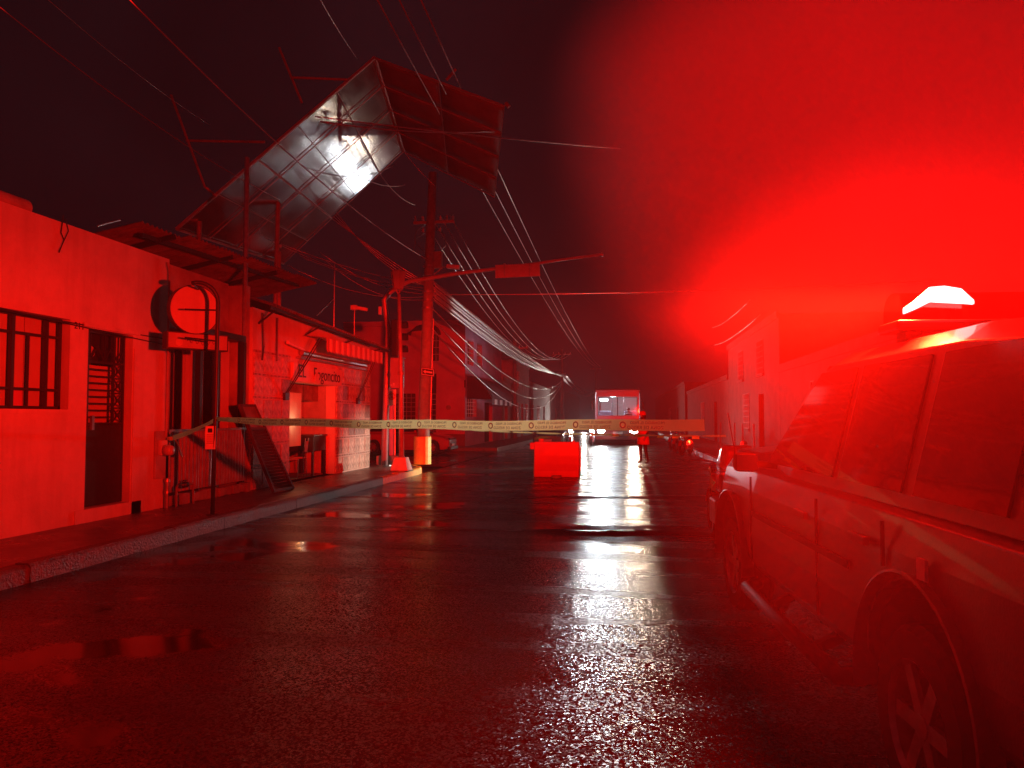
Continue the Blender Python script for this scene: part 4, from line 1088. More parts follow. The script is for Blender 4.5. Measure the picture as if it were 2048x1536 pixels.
# ------------------------------------------------------------------ water-filled barrier
def barrier():
    b = gz(1115, 953); b = Vector((-1.80, 20.0, 0))
    B = thing('traffic_barrier', 'orange plastic water-filled road barrier standing in the road', 'barrier', b)
    m = mat('orange_plastic', (.42,.075,.03), .4, var=.12, scale=3, bump=.05)
    prof = [(-.26,0),(.26,0),(.26,.16),(.19,.34),(.14,.55),(.12,.92),(-.12,.92),(-.14,.55),(-.19,.34),(-.26,.16)]
    mb = MB(); sec = []
    for (u, sc) in ((-.60,.9),(-.57,1),(-.2,1),(.2,1),(.57,1),(.60,.9)):
        sec.append([Vector((b.x+u, b.y+p[0]*sc, p[1]*(1 if sc == 1 else .985)+.004)) for p in prof])
    n = len(prof)
    mb.v = [v for s_ in sec for v in s_]
    mb.f = [(i*n+k, i*n+(k+1)%n, (i+1)*n+(k+1)%n, (i+1)*n+k) for i in range(len(sec)-1) for k in range(n)] + [tuple(range(n)), tuple(range(5*n, 6*n))]
    mb.build('body', m, B, bevel=.012)
    MB().box(b.x-.72, b.x-.59, b.y-.07, b.y+.07, .72, .90).build('coupling_lug', m, B, bevel=.02)
    MB().lathe([(.001,.92),(.075,.92),(.075,1.0),(.001,1.0)], 14, 'z', (b.x-.42, b.y, .0)).build('fill_cap', m, B)
    MB().lathe([(.001,.92),(.03,.92),(.03,.96),(.001,.96)], 10, 'z', (b.x+.45, b.y, .0)).build('vent_cap', m, B)
    MB().box(b.x-.12, b.x+.14, b.y-.269, b.y-.24, -.01, .055).build('forklift_slot', M_dark, B)
    MB().box(b.x+.605, b.x+.63, b.y-.05, b.y+.05, .15, .8).build('coupling_slot', m, B, bevel=.01)
    S = thing('loose_stone', 'small broken stone at the foot of the orange barrier', 'stone', (b.x+.02, b.y-.42, 0))
    mb = MB()
    mb.lathe([(.001,0),(.12,.0),(.14,.035),(.09,.07),(.001,.08)], 8, 'z', (b.x+.02, b.y-.42, -.01))
    for v in mb.v: v.x += .05*noise.noise(v*9); v.y += .03*noise.noise(v*11)
    mb.build('stone', M_concrete, S)
barrier()

# ------------------------------------------------------------------ hazard tape
M_tape = sheet('hazard_tape', (.95,.74,.30), .965)
M_ink = sheet('tape_ink', (.16,.02,.015), .2)
tape_a, tape_b = Vector((-5.95, 10.27, 1.545)), gy(1408, 849, 6.45)
def tape():
    T = thing('hazard_tape', 'wide orange printed hazard tape stretched across the street', 'tape', tape_a)
    n = 80
    d = (tape_b-tape_a); L = d.length; dn = d.normalized(); side = dn.cross(Vector((0,0,1))).normalized()
    def C(u):
        return tape_a + d*u - Vector((0,0,(.035*4*u*(1-u)))) + side*(.014*math.sin(u*37)*u) + Vector((0,0,.006*math.sin(u*23+1)))
    def half(u): return .046+.004*min(1, u*3)
    tw = lambda u: .10*math.sin(u*21) + .03*math.sin(u*53) + (1-min(1, u*7))*.9
    def fn(u, v):
        h = half(u); t = tw(u)
        return C(u) + (Vector((0,0,1))*math.cos(t) + side*math.sin(t))*h*(2*v-1)
    MB().grid(fn, n, 4).build('band', M_tape, T, smooth=True)
    t1 = text_mesh('PROHIBIDO EL PASO', .034, M_ink, .0004, 1.05)
    t2 = text_mesh('ZONA DE RIESGO', .040, M_ink, .0004, 1.1)
    rg = MB().lathe([(.020,0),(.031,0),(.031,.0006),(.020,.0006)], 18, 'y').mesh('ring', M_ink)
    unit = .52; k = 0
    toward = -side if (-side).dot(-tape_a) > 0 else side      # camera side
    back = -toward                                             # print faces the bus; read in mirror from here
    u = .6/L
    while u*L + unit < L:
        for (me, off, dz) in ((t1, .26, .020), (t2, .24, -.022)):
            uu = u + off/L
            c = C(uu) + toward*.007
            t = tw(uu)
            r_ = (C(uu+.005)-C(uu-.005)).normalized()
            o = put_text(me, T, c + Vector((0,0,dz)), -r_, (0,0,1), 'printed_words')
        c = C(u+.02/L)
        o = bpy.data.objects.new('printed_mark', rg); COL.objects.link(o); o.parent = T
        o.matrix_local = wmat(T).inverted() @ (Matrix.Translation(c+toward*.007) @ Matrix.Rotation(math.atan2(-r_.x, r_.y)+math.pi/2, 4, 'Z'))
        u += unit/L
    # loose end running down to the meter
    E2 = Vector((WX+.16, 10.93, 1.24))
    q = thing('tape_tail', 'end of hazard tape running from the arched post down to the meter', 'tape', tape_a)
    dd = E2-tape_a
    MB().grid(lambda u, v: tape_a + dd*u - Vector((0,0,.02*math.sin(u*3.1))) + Vector((.02*math.sin(u*6),0,.035))*(2*v-1), 24, 2).build('band', M_tape, q, smooth=True)
    MB().grid(lambda u, v: E2 + Vector((.05+.03*u, .02+.16*u+.05*(v-.5), -.28*u+.03*math.sin(u*4))), 10, 2).build('loose_end', M_tape, q, smooth=True, thick=.002)
    MB().lathe([(.02,-.03),(.05,-.02),(.055,.02),(.02,.035)], 10, 'z', E2).build('knot', M_tape, q)
    # a second, twisted run edge-on lower down
    p0, p1 = gy(905, 858, 9.9), gy(1452, 872, 6.3)
    wv = thing('twisted_tape', 'thin twisted tape strand strung just below the wide hazard tape', 'tape', p0)
    m = MB().grid(lambda u, v: p0.lerp(p1, u) - Vector((0,0,.02*4*u*(1-u))) + Vector((.25*math.cos(u*30), .2, math.sin(u*30))).normalized()*.009*(2*v-1), 120, 1)
    m.build('strand', M_tape, wv, smooth=True)
    for uu in (.64, .71, .78, .84, .88, .93):
        c = p0.lerp(p1, uu)
        MB().obox(c-Vector((0,0,.02)), (.03,0,0), (0,.001,0), (0,0,.012)).build('loose_tag', M_tape, wv)
tape()

# ------------------------------------------------------------------ people
def skin_figure(joints, edges, root, name, sub=2):
    names = list(joints)
    me = bpy.data.meshes.new(name)
    me.from_pydata([joints[k][0] for k in names], [(names.index(a), names.index(b)) for a, b in edges], [])
    o = bpy.data.objects.new(name, me); COL.objects.link(o)
    o.modifiers.new('skin', 'SKIN')
    sv = me.skin_vertices[0].data
    for i, k in enumerate(names):
        r = joints[k][1]
        sv[i].radius = (r, r) if not isinstance(r, tuple) else r
        sv[i].use_root = (k == root)
    s = o.modifiers.new('sub', 'SUBSURF'); s.levels = s.render_levels = sub
    bpy.context.view_layer.update()
    out = bpy.data.meshes.new_from_object(o.evaluated_get(bpy.context.evaluated_depsgraph_get()))
    bpy.data.objects.remove(o); bpy.data.meshes.remove(me)
    out.polygons.foreach_set('use_smooth', [True]*len(out.polygons))
    return out
M_skin = mat('skin', (.42,.25,.17), .5, var=.08)
M_trous = mat('dark_trousers', (.03,.03,.035), .8, var=.2)
M_shirt = mat('dark_shirt', (.05,.05,.06), .8, var=.2)
M_vest = mat('red_vest', (.75,.07,.03), .6, var=.12, scale=6)
def body(joints, edges, mats_fn):
    me = skin_figure(joints, edges, 'pelvis', 'body')
    for m in (M_skin, M_shirt, M_trous, M_rubber): me.materials.append(m)
    for p in me.polygons: p.material_index = mats_fn(p.center)
    return me
def person():
    b = gz(1287, 928); 
    P = thing('person', 'person in a red vest and red cap standing in the road before the bus', 'person', b, R(127))
    J = dict(pelvis=((0,0,.92),(.15,.11)), waist=((0,.01,1.08),(.14,.105)), chest=((0,.0,1.30),(.17,.12)), neck0=((0,.0,1.46),(.075,.07)), neck=((0,.01,1.51),.055), head=((0,.025,1.60),(.075,.09)), crown=((0,.02,1.70),(.072,.085)), nose=((0,.125,1.61),.014),
             sl=((-.19,0,1.40),.065), el=((-.27,-.03,1.14),.045), wl=((-.25,.10,.92),.032), hl=((-.245,.14,.85),.035),
             sr=((.19,0,1.40),.065), er=((.26,.03,1.14),.045), wr=((.14,.26,1.10),.032), hr=((.11,.33,1.10),.034),
             pl=((-.10,0,.86),.10), kl=((-.17,.05,.48),.062), al=((-.23,-.02,.09),.045), tl=((-.26,.13,.045),.04),
             pr=((.10,0,.86),.10), kr=((.12,.04,.48),.062), ar=((.15,-.03,.09),.045), tr=((.17,.12,.045),.04))
    Ed = [('pelvis','waist'),('waist','chest'),('chest','neck0'),('neck0','neck'),('neck','head'),('head','crown'),('head','nose'),('chest','sl'),('sl','el'),('el','wl'),('wl','hl'),('chest','sr'),('sr','er'),('er','wr'),('wr','hr'),
          ('pelvis','pl'),('pl','kl'),('kl','al'),('al','tl'),('pelvis','pr'),('pr','kr'),('kr','ar'),('ar','tr')]
    for s, h in ((-1, 'hl'), (1, 'hr')):
        c = Vector(J[h][0])
        for f in range(4):
            off = Vector((s*.004, -.018+.019*f, -.07+.006*abs(f-1.5))) if h == 'hl' else Vector((-.045, .05-.004*abs(f-1.5), -.03+.019*f))
            J[h+'f%d' % f] = (tuple(c+off), .0095); Ed.append((h, h+'f%d' % f))
        J[h+'t'] = (tuple(c+(Vector((.02, .05, -.03)) if h == 'hl' else Vector((.03, .045, .03)))), .010); Ed.append((h, h+'t'))
    fn = lambda c: 0 if (c.z > 1.47 or (c.z < .93 and abs(c.x) > .21 and c.z > .7)) else (2 if c.z < .97 else 1) if c.z > .075 else 3
    me = body(J, Ed, fn)
    o = bpy.data.objects.new('body', me); COL.objects.link(o); o.parent = P
    # vest: shell round the trunk
    sec = [(.66,.245,.185),(.78,.235,.18),(.90,.215,.165),(1.0,.205,.16),(1.15,.205,.165),(1.30,.235,.18),(1.40,.235,.155),(1.47,.15,.11)]
    mb = MB(); n = 20
    for (z, a, c) in sec:
        for k in range(n): mb.v.append(Vector((a*math.cos(2*math.pi*k/n), c*math.sin(2*math.pi*k/n)+.005, z)))
    mb.f = [(i*n+k, i*n+(k+1)%n, (i+1)*n+(k+1)%n, (i+1)*n+k) for i in range(len(sec)-1) for k in range(n)]
    mb.build('vest', M_vest, P, local=True, smooth=True, thick=.012)
    mb = MB().lathe([(.105,1.645),(.108,1.69),(.09,1.755),(.05,1.785),(.001,1.79)], 18, 'z', (0,.02,0))
    mb.build('cap', M_vest, P, local=True, smooth=True, thick=.01)
    MB().prism([(-.08,.10,1.655),(-.05,.185,1.65),(.05,.185,1.65),(.08,.10,1.655)], (0,0,.012)).build('cap_peak', M_vest, P, local=True)
    MB().lathe([(.085,1.52),(.098,1.57),(.1,1.645)], 16, 'z', (0,.0,0)).build('hair', M_dark, P, local=True, smooth=True)
    for x in (-.035,.035): MB().lathe([(.001,-.01),(.011,0),(.001,.01)], 8, 'y', (x,.108,1.635)).build('eye', M_white, P, local=True)
    MB().obox((0,.108,1.56),(.025,0,0),(0,.006,0),(0,0,.005)).build('mouth', M_billred, P, local=True)
    for x in (-.085,.085): MB().lathe([(.001,-.012),(.028,0),(.001,.012)], 8, 'x', (x,.02,1.61)).build('ear', M_skin, P, local=True)
person()
def flashlight():
    b = gz(1287, 928); M = Matrix.Translation(b) @ Matrix.Rotation(R(127), 4, 'Z')
    h = M @ Vector((.085, .37, 1.11)); aim = Vector((-6.35, 21.1, .05)); d = (aim-h).normalized()
    T = thing('flashlight', 'lit hand torch held by the person in the red vest', 'flashlight', h)
    MB().tube([h-d*.08, h+d*.06, h+d*.075, h+d*.11], [.017,.017,.028,.030], 12).build('barrel', M_dark, T)
    MB().tube([h+d*.111, h+d*.114], [.027,.027], 12).build('lens', mat('torch_lens', (1,1,1), .3, var=0, emit=(1,.96,.88), es=60), T)
    L = bpy.data.lights.new('torch_beam', 'SPOT'); L.energy = 3000; L.color = (1,.88,.66); L.shadow_soft_size = .03; L.spot_size = R(27); L.spot_blend = .8
    o = bpy.data.objects.new('torch_beam', L); COL.objects.link(o); o.location = h+d*.16; o.rotation_euler = d.to_track_quat('-Z', 'Y').to_euler()
flashlight()

# ------------------------------------------------------------------ vehicles
def wheel(parent, c, r, w, rim_r=None, local=True, n=24, spokes=6):
    rim_r = rim_r or r*.62
    c = Vector(c)
    t = MB().lathe([(rim_r,-w/2),(r*.93,-w/2),(r,-w*.36),(r,w*.36),(r*.93,w/2),(rim_r,w/2),(rim_r,-w/2)], n, 'x', c).build('wheel', M_rubber, parent, local=local, smooth=False)
    rm = MB().lathe([(rim_r,-w*.5),(rim_r*.93,-w*.42),(rim_r*.9,w*.42),(rim_r,w*.5)], n, 'x', c)
    for k in range(spokes):
        a = 2*math.pi*k/spokes
        u = Vector((0, math.cos(a), math.sin(a)))
        v = Vector((0, -math.sin(a), math.cos(a)))
        for s in (-1, 1): rm.obox(c+Vector((s*w*.36,0,0))+u*rim_r*.52, (w*.04,0,0), u*rim_r*.46, v*rim_r*.13)
    rm.lathe([(.001,-w*.44),(rim_r*.2,-w*.42),(rim_r*.2,w*.42),(.001,w*.44)], 12, 'x', c)
    o = rm.build('rim', M_steel, None)
    o.parent = t
    return t
def loft(secs, m, name, parent, bevel=0, smooth=False):
    n = len(secs[0]); mb = MB()
    mb.v = [Vector(v) for s in secs for v in s]
    mb.f = [(i*n+k, i*n+(k+1)%n, (i+1)*n+(k+1)%n, (i+1)*n+k) for i in range(len(secs)-1) for k in range(n)] + [tuple(range(n)), tuple(range((len(secs)-1)*n, len(secs)*n))]
    return mb.build(name, m, parent, local=True, bevel=bevel, smooth=smooth)
def cut(o, cutters):
    """take solid cutters out of a mesh object for good"""
    tmp = []
    for c in cutters:
        k = c.build('cutter', None); tmp.append(k)
        q = o.modifiers.new('cut', 'BOOLEAN'); q.object = k; q.operation = 'DIFFERENCE'; q.solver = 'EXACT'
        k.parent = o.parent
    bpy.context.view_layer.update()
    me = bpy.data.meshes.new_from_object(o.evaluated_get(bpy.context.evaluated_depsgraph_get()))
    o.modifiers.clear(); o.data = me
    for k in tmp: bpy.data.objects.remove(k)
def car_sec(y, hw, zb, zs, zt):
    return [(-hw*.94,y,zb),(-hw,y,zb+.14),(-hw,y,zs-.12),(-hw*.97,y,zs),(-hw*.8,y,zt),(hw*.8,y,zt),(hw*.97,y,zs),(hw,y,zs-.12),(hw,y,zb+.14),(hw*.94,y,zb)]
M_gl = mat('car_glass', (.02,.02,.022), .05, var=0, spec=.9)
def car(name, label, loc, rz, paint, lights=None):
    """small saloon, nose towards local +y"""
    P = thing(name, label, 'car', loc, rz)
    B = loft([car_sec(-2.05,.72,.32,.74,.80), car_sec(-1.95,.80,.24,.82,.92), car_sec(-1.2,.84,.20,.86,.95), car_sec(.3,.85,.20,.88,.95), car_sec(1.1,.84,.20,.84,.92), car_sec(1.8,.80,.22,.70,.78), car_sec(2.02,.70,.28,.58,.64)], paint, 'body', P, bevel=.02)
    cut(B, [MB().lathe([(.001,-1.2),(.36,-1.2),(.36,-.58),(.001,-.58)], 24, 'x', (0,y,.32)) for y in (-1.3,1.28)] + [MB().lathe([(.001,.58),(.36,.58),(.36,1.2),(.001,1.2)], 24, 'x', (0,y,.32)) for y in (-1.3,1.28)])
    cs = lambda y, hw, zt: [(-.78,y,.93),(-hw,y,zt-.05),(-hw+.1,y,zt),(hw-.1,y,zt),(hw,y,zt-.05),(.78,y,.93)]
    loft([cs(-1.75,.70,.97), cs(-1.15,.60,1.40), cs(-.2,.60,1.45), cs(.25,.60,1.40), cs(1.02,.70,.96)], paint, 'roof', P, bevel=.015)
    MB().prism([(-.56,.33,1.365),(.56,.33,1.365),(.68,.98,.995),(-.68,.98,.995)], (0,.012,.012)).build('windscreen', M_gl, P, local=True)
    MB().prism([(-.56,-1.22,1.345),(.56,-1.22,1.345),(.66,-1.7,1.01),(-.66,-1.7,1.01)], (0,-.012,.012)).build('rear_window', M_gl, P, local=True)
    for s in (-1,1):
        MB().prism([(s*.775,.80,.97),(s*.63,.22,1.35),(s*.63,-.38,1.38),(s*.775,-.38,.97)], (s*.012,0,.004)).build('side_window', M_gl, P, local=True)
        MB().prism([(s*.775,-.44,.97),(s*.63,-.44,1.38),(s*.63,-1.1,1.34),(s*.775,-1.5,.97)], (s*.012,0,.004)).build('side_window', M_gl, P, local=True)
        for y in (-1.3, 1.28): wheel(P, (s*.74,y,.315), .315, .19)
        MB().lathe([(.001,2.045),(.10,2.03),(.115,1.98),(.001,1.95)], 14, 'y', (s*.52,-.02,.60)).build('headlight', M_chrome if not lights else lights, P, local=True, smooth=True)
        MB().obox((s*.92,.62,.98),(.09,0,0),(0,.05,0),(0,0,.06)).build('mirror', paint, P, local=True, bevel=.02)
        MB().box(s*.60-.12, s*.60+.12, -2.06, -2.0, .62, .76).build('tail_light', mat('tail_red', (.4,.02,.02), .2), P, local=True)
        MB().box(s*.852-.006, s*.852+.006, -.3, -.14, .80, .83).build('door_handle', M_chrome, P, local=True)
    MB().box(-.36,.36,2.0,2.035,.40,.52).build('grille', M_dark, P, local=True)
    MB().box(-.2,.2,2.036,2.045,.36,.46).build('number_plate', M_white, P, local=True)
    MB().obox((0,2.02,.28),(.72,0,0),(0,.07,0),(0,0,.07)).build('bumper', M_dark, P, local=True, bevel=.02)
    return P
M_cred = mat('red_car_paint', (.45,.03,.03), .25, var=.05, coat=1)
M_cdark = mat('dark_car_paint', (.05,.045,.05), .25, var=.05, coat=1)
car('car', 'red saloon emerging from the side street behind the corner pole', (-9.35, 31.6, -.01), R(-90), M_cred)
car('car', 'dark saloon facing the camera behind the orange barrier', (-3.95, 40.6, -.03), R(180), M_cdark)

def motorcycle(label, loc, rz, lit, case=False):
    P = thing('motorcycle', label, 'motorcycle', loc, rz)
    for y in (-.62, .66):
        c = (0,y,.30)
        t = MB().lathe([(.22,-.045),(.28,-.05),(.30,0),(.28,.05),(.22,.045),(.22,-.045)], 20, 'x', c).build('wheel', M_rubber, P, local=True)
        rm = MB().lathe([(.001,-.05),(.05,-.05),(.05,.05),(.001,.05)], 10, 'x', c)
        for k in range(5): rm.bar((0,y,.30), (0,y+.23*math.cos(k*1.2566),.30+.23*math.sin(k*1.2566)), .025)
        o = rm.build('rim', M_steel, None); o.parent = t
        MB().grid(lambda u, v: Vector((-.06+.12*v, y+.34*math.cos(R(20+140*u)), .30+.34*math.sin(R(20+140*u)))), 10, 2).build('mudguard', M_cred, P, local=True, thick=.006)
    for x in (-.06,.06): MB().tube([(x,.66,.30),(x,.42,.92)], .022, 8).build('fork', M_chrome, P, local=True)
    MB().tube([(-.36,.30,1.02),(-.2,.36,1.03),(0,.40,.98),(.2,.36,1.03),(.36,.30,1.02)], .014, 8).build('handlebar', M_chrome, P, local=True)
    loft([[(-.09,-.1,.62),(.09,-.1,.62),(.1,-.1,.78),(-.1,-.1,.78)],[(-.13,.12,.62),(.13,.12,.62),(.13,.12,.86),(-.13,.12,.86)],[(-.09,.34,.70),(.09,.34,.70),(.07,.34,.88),(-.07,.34,.88)]], M_cred, 'tank', P, bevel=.03)
    loft([[(-.12,-.80,.76),(.12,-.80,.76),(.10,-.80,.84),(-.10,-.80,.84)],[(-.14,-.4,.68),(.14,-.4,.68),(.13,-.4,.77),(-.13,-.4,.77)],[(-.1,-.08,.66),(.1,-.08,.66),(.09,-.08,.75),(-.09,-.08,.75)]], M_rubber, 'seat', P, bevel=.02)
    MB().box(-.13,.13,-.22,.24,.24,.56).build('engine', M_steel, P, local=True, bevel=.03)
    MB().tube([(.14,.2,.28),(.16,-.2,.22),(.18,-.75,.34)], [.025,.035,.05], 10).build('exhaust', M_chrome, P, local=True)
    MB().lathe([(.001,.62),(.07,.60),(.095,.52),(.06,.44),(.001,.42)], 16, 'y', (0,0,.90)).build('headlight', lit, P, local=True, smooth=True)
    for s in (-1,1):
        MB().tube([(s*.26,.33,1.03),(s*.34,.36,1.2)], .007, 6).lathe([(.001,0),(.05,.004),(.05,.014),(.001,.018)], 12, 'y', (s*.35,.36,1.23)).build('mirror', M_chrome, P, local=True)
    MB().box(-.06,.06,-.93,-.88,.62,.70).build('tail_light', mat('tail_red', (.4,.02,.02), .2), P, local=True, bevel=.01)
    if case:
        loft([[(-.12,-1.12,.88),(.12,-1.12,.88),(.17,-1.12,1.0),(.13,-1.12,1.2),(-.13,-1.12,1.2),(-.17,-1.12,1.0)],[(-.16,-.98,.86),(.16,-.98,.86),(.21,-.98,1.02),(.17,-.98,1.27),(-.17,-.98,1.27),(-.21,-.98,1.02)],[(-.16,-.72,.86),(.16,-.72,.86),(.20,-.72,1.02),(.14,-.72,1.24),(-.14,-.72,1.24),(-.20,-.72,1.02)]], mat('wet_plastic', (.12,.10,.10), .12, var=.1, bump=.2, bscale=12, coat=1), 'top_case', P, bevel=.03)
        MB().box(-.11,.11,-1.135,-1.122,.98,1.06).build('reflector', mat('tail_red', (.4,.02,.02), .2), P, local=True)
        MB().bar((0,-.78,.80),(0,-.95,.86),.10,.03).build('case_rack', M_chrome, P, local=True)
    return P
M_lit = mat('headlamp_lit', (1,1,1), .3, var=0, emit=(1,.97,.93), es=70)
motorcycle('motorcycle with lit headlight between the dark saloon and the bus', (gz(1143,893).x, 40.3, -.03), R(180), M_lit)
motorcycle('motorcycle waiting close beside the bus front', (gy(1184,890,42.2).x, 42.2, -.03), R(180), M_lit)
motorcycle('parked motorcycle nearest the person on the right side', (2.45, 38.2, -.02), R(160), M_chrome)
motorcycle('parked motorcycle second from the person on the right side', (2.50, 35.3, -.02), R(158), M_chrome)
motorcycle('parked motorcycle closest to the white kerb stones', (2.55, 32.6, -.02), R(160), M_chrome)

motorcycle('wet motorcycle with a top case parked just ahead of the truck', (1.22, 9.9, -.01), R(3), M_chrome, True)

motorcycle('distant motorcycle with lit headlight added far behind the bus to light the cables', (-4.3, 80, -.03), R(180), M_lit)  # added only to carry a lamp for the far cables

BX, BY = -.42, 43.0
M_bus = mat('bus_paint', (.30,.17,.20), .3, var=.08, coat=.6)
M_busdark = mat('bus_lower_paint', (.14,.10,.10), .4, var=.1)
def bus():
    P = thing('bus', 'city bus facing the camera with lit windscreen and headlights', 'bus', (BX, BY, 0))
    def ring(y, w, z0, z1, r=.22):
        pts = []
        for (cx, cz, a0) in ((w-r, z1-r, 0), (-w+r, z1-r, 90), (-w+.06, z0+.06, 180), (w-.06, z0+.06, 270)):
            rr = r if cz > 2 else .06
            for k in range(5):
                a = R(a0+k*22.5); pts.append((cx+rr*math.cos(a), y, cz+rr*math.sin(a)))
        return pts
    n = 20
    secs = [ring(.02, 1.26, .35, 3.14), ring(.25, 1.29, .33, 3.2), ring(9.2, 1.29, .33, 3.2)]
    mb = MB(); mb.v = [Vector(v) for s in secs for v in s]
    mb.f = [(i*n+k, i*n+(k+1)%n, (i+1)*n+(k+1)%n, (i+1)*n+k) for i in range(2) for k in range(n)] + [tuple(range(2*n, 3*n))]
    mb.build('body_shell', M_bus, P, local=True, thick=.03)
    o = wall_y(0, -1.2, 1.2, .36, 3.06, [(-1.12, 1.12, 1.66, 2.74)], .05, M_bus, 'front_panel', P)
    o.data.transform(wmat(P)); 
    for v in o.data.vertices: v.co = v.co
    MB().box(-1.18,1.18,-.03,-.003,.36,1.45).build('lower_front', M_busdark, P, local=True, bevel=.02)
    MB().box(-1.28,1.28,-.14,-.035,.30,.55).build('bumper', M_busdark, P, local=True, bevel=.04)
    MB().box(-1.26,1.26,-.02,.03,3.06,3.13).build('front_cap', M_bus, P, local=True, bevel=.02)
    wg = glass('clear_windscreen', (.92,.95,.95), .07)
    for s in (-1,1):
        MB().box(s*.575-.54, s*.575+.54, .012, .022, 1.67, 2.73).build('windscreen_pane', wg, P, local=True)
        MB().tube([(s*1.2,-.02,2.6),(s*1.36,-.12,2.62),(s*1.40,-.14,2.45)], .018, 6).obox((s*1.42,-.15,2.25),(.05,0,0),(0,.05,0),(0,0,.2)).build('mirror', M_dark, P, local=True)
        hl = MB().lathe([(.001,-.085),(.15,-.08),(.20,-.05),(.20,-.033)], 18, 'y', (s*.93,0,.86)).build('headlight', M_lit, P, local=True, smooth=True)
        MB().lathe([(.20,-.034),(.24,-.05),(.24,-.033)], 18, 'y', (s*.93,0,.86)).build('bezel', M_chrome, hl, local=True)
        MB().tube([(s*.15,-.05,1.64),(s*.75,-.03,1.78)], .012, 6).build('wiper', M_dark, P, local=True)
        for y in (1.6, 7.0): wheel(P, (s*1.12,y,.47), .47, .28, n=20)
        for k in range(6):
            MB().box(s*1.306-.006, s*1.306+.006, 1.2+1.25*k, 2.3+1.25*k, 1.65, 2.6).build('side_window', M_gl, P, local=True)
        MB().box(s*.95-.1, s*.95+.1, -.045, -.032, 1.12, 1.2).build('indicator', mat('amber', (.7,.3,.03), .3), P, local=True)
    MB().box(-.03,.03,-.02,.03,1.66,2.74).build('centre_pillar', M_dark, P, local=True)
    MB().box(-.28,.28,-.045,-.032,.62,.76).build('number_plate', M_white, P, local=True)
    MB().box(-.8,.8,-.04,-.031,.95,1.1).build('grille', M_dark, P, local=True)
    inn = mat('bus_interior', (.62,.64,.68), .5, var=.1)
    # inside: floor, ceiling, seats, rails
    MB().box(-1.2,1.2,.3,8.8,.80,.86).build('floor', M_busdark, P, local=True)
    MB().box(-1.2,1.2,8.7,8.75,.86,2.9).build('rear_bulkhead', inn, P, local=True)
    MB().box(-1.2,1.2,.4,8.7,3.0,3.04).build('ceiling', inn, P, local=True)
    MB().box(-1.14,1.14,.10,.48,1.35,1.62).build('dashboard', M_dark, P, local=True, bevel=.05)
    for r_ in range(5):
        for s in (-1,1):
            MB().box(s*.75-.38, s*.75+.38, 2.0+1.2*r_, 2.45+1.2*r_, 1.2, 1.32).box(s*.75-.38, s*.75+.38, 2.42+1.2*r_, 2.5+1.2*r_, 1.32, 1.95).build('passenger_seat', mat('seat_blue', (.25,.28,.38), .6), P, local=True, bevel=.03)
    for s in (-.35,.35):
        MB().tube([(s,1.5,.86),(s,1.5,2.98)], .018, 8).build('hand_rail', M_chrome, P, local=True)
    MB().tube([(-.4,1.2,2.35),(.1,1.2,2.35)], .02, 8).build('cross_rail', M_chrome, P, local=True)
    lp = MB().box(-1.02,-.55,.55,.75,2.50,2.66).build('cabin_lamp', mat('cabin_lamp_lit', (1,1,1), .4, var=0, emit=(.95,.97,1), es=7), P, local=True, bevel=.03)
    L = bpy.data.lights.new('cabin_light', 'POINT'); L.energy = 300; L.color = (.88,.95,1.0); L.shadow_soft_size = .15
    lo = bpy.data.objects.new('cabin_light', L); COL.objects.link(lo); lo.parent = P; lo.location = (-.3, 2.6, 2.75)
    MB().obox((.62,.62,1.72),(.19,0,0),(0,.02,.012),(0,-.012,.02)).lathe([(.17,0),(.2,.0),(.2,.03),(.17,.03)], 18, 'y', (.62,.62,1.7)).build('steering_wheel', M_dark, P, local=True)
bus()
def driver():
    b = Vector((BX+.62, BY+1.05, 1.25))
    P = thing('person', 'bus driver seated behind the right half of the windscreen', 'person', b)
    J = dict(pelvis=((0,0,.0),(.16,.12)), waist=((0,0,.18),(.15,.11)), chest=((0,-.02,.42),(.18,.12)), neck=((0,-.04,.60),.055), head=((0,-.06,.70),(.075,.09)), crown=((0,-.05,.80),(.07,.085)), nose=((0,-.165,.71),.014),
             sl=((-.2,0,.50),.065), el=((-.28,-.18,.30),.045), wl=((-.15,-.36,.42),.035), sr=((.2,0,.50),.065), er=((.28,-.18,.30),.045), wr=((.15,-.36,.42),.035), kl=((-.14,-.40,-.05),.08), al=((-.14,-.45,-.36),.05), kr=((.14,-.40,-.05),.08), ar=((.14,-.45,-.36),.05))
    Ed = [('pelvis','waist'),('waist','chest'),('chest','neck'),('neck','head'),('head','crown'),('head','nose'),('chest','sl'),('sl','el'),('el','wl'),('chest','sr'),('sr','er'),('er','wr'),('pelvis','kl'),('kl','al'),('pelvis','kr'),('kr','ar')]
    me = body(J, Ed, lambda c: 0 if (c.z > .58 or c.y < -.3 and c.z > .34) else (1 if c.z > .1 else 2))
    me.materials[1] = mat('pale_shirt', (.55,.58,.65), .7)
    o = bpy.data.objects.new('body', me); COL.objects.link(o); o.parent = P
    MB().lathe([(.088,.74),(.1,.79),(.08,.86),(.001,.885)], 16, 'z', (0,-.045,0)).build('hair', M_dark, P, local=True, smooth=True)
driver()
def lamp(name, typ, loc, energy, col, parent, target=None, size=.1, angle=60, blend=.5):
    L = bpy.data.lights.new(name, typ); L.energy = energy; L.color = col; L.shadow_soft_size = size
    if typ == 'SPOT': L.spot_size = R(angle); L.spot_blend = blend
    o = bpy.data.objects.new(name, L); COL.objects.link(o); o.location = loc
    if target is not None:
        o.rotation_euler = (Vector(target)-Vector(loc)).to_track_quat('-Z', 'Y').to_euler()
    return o
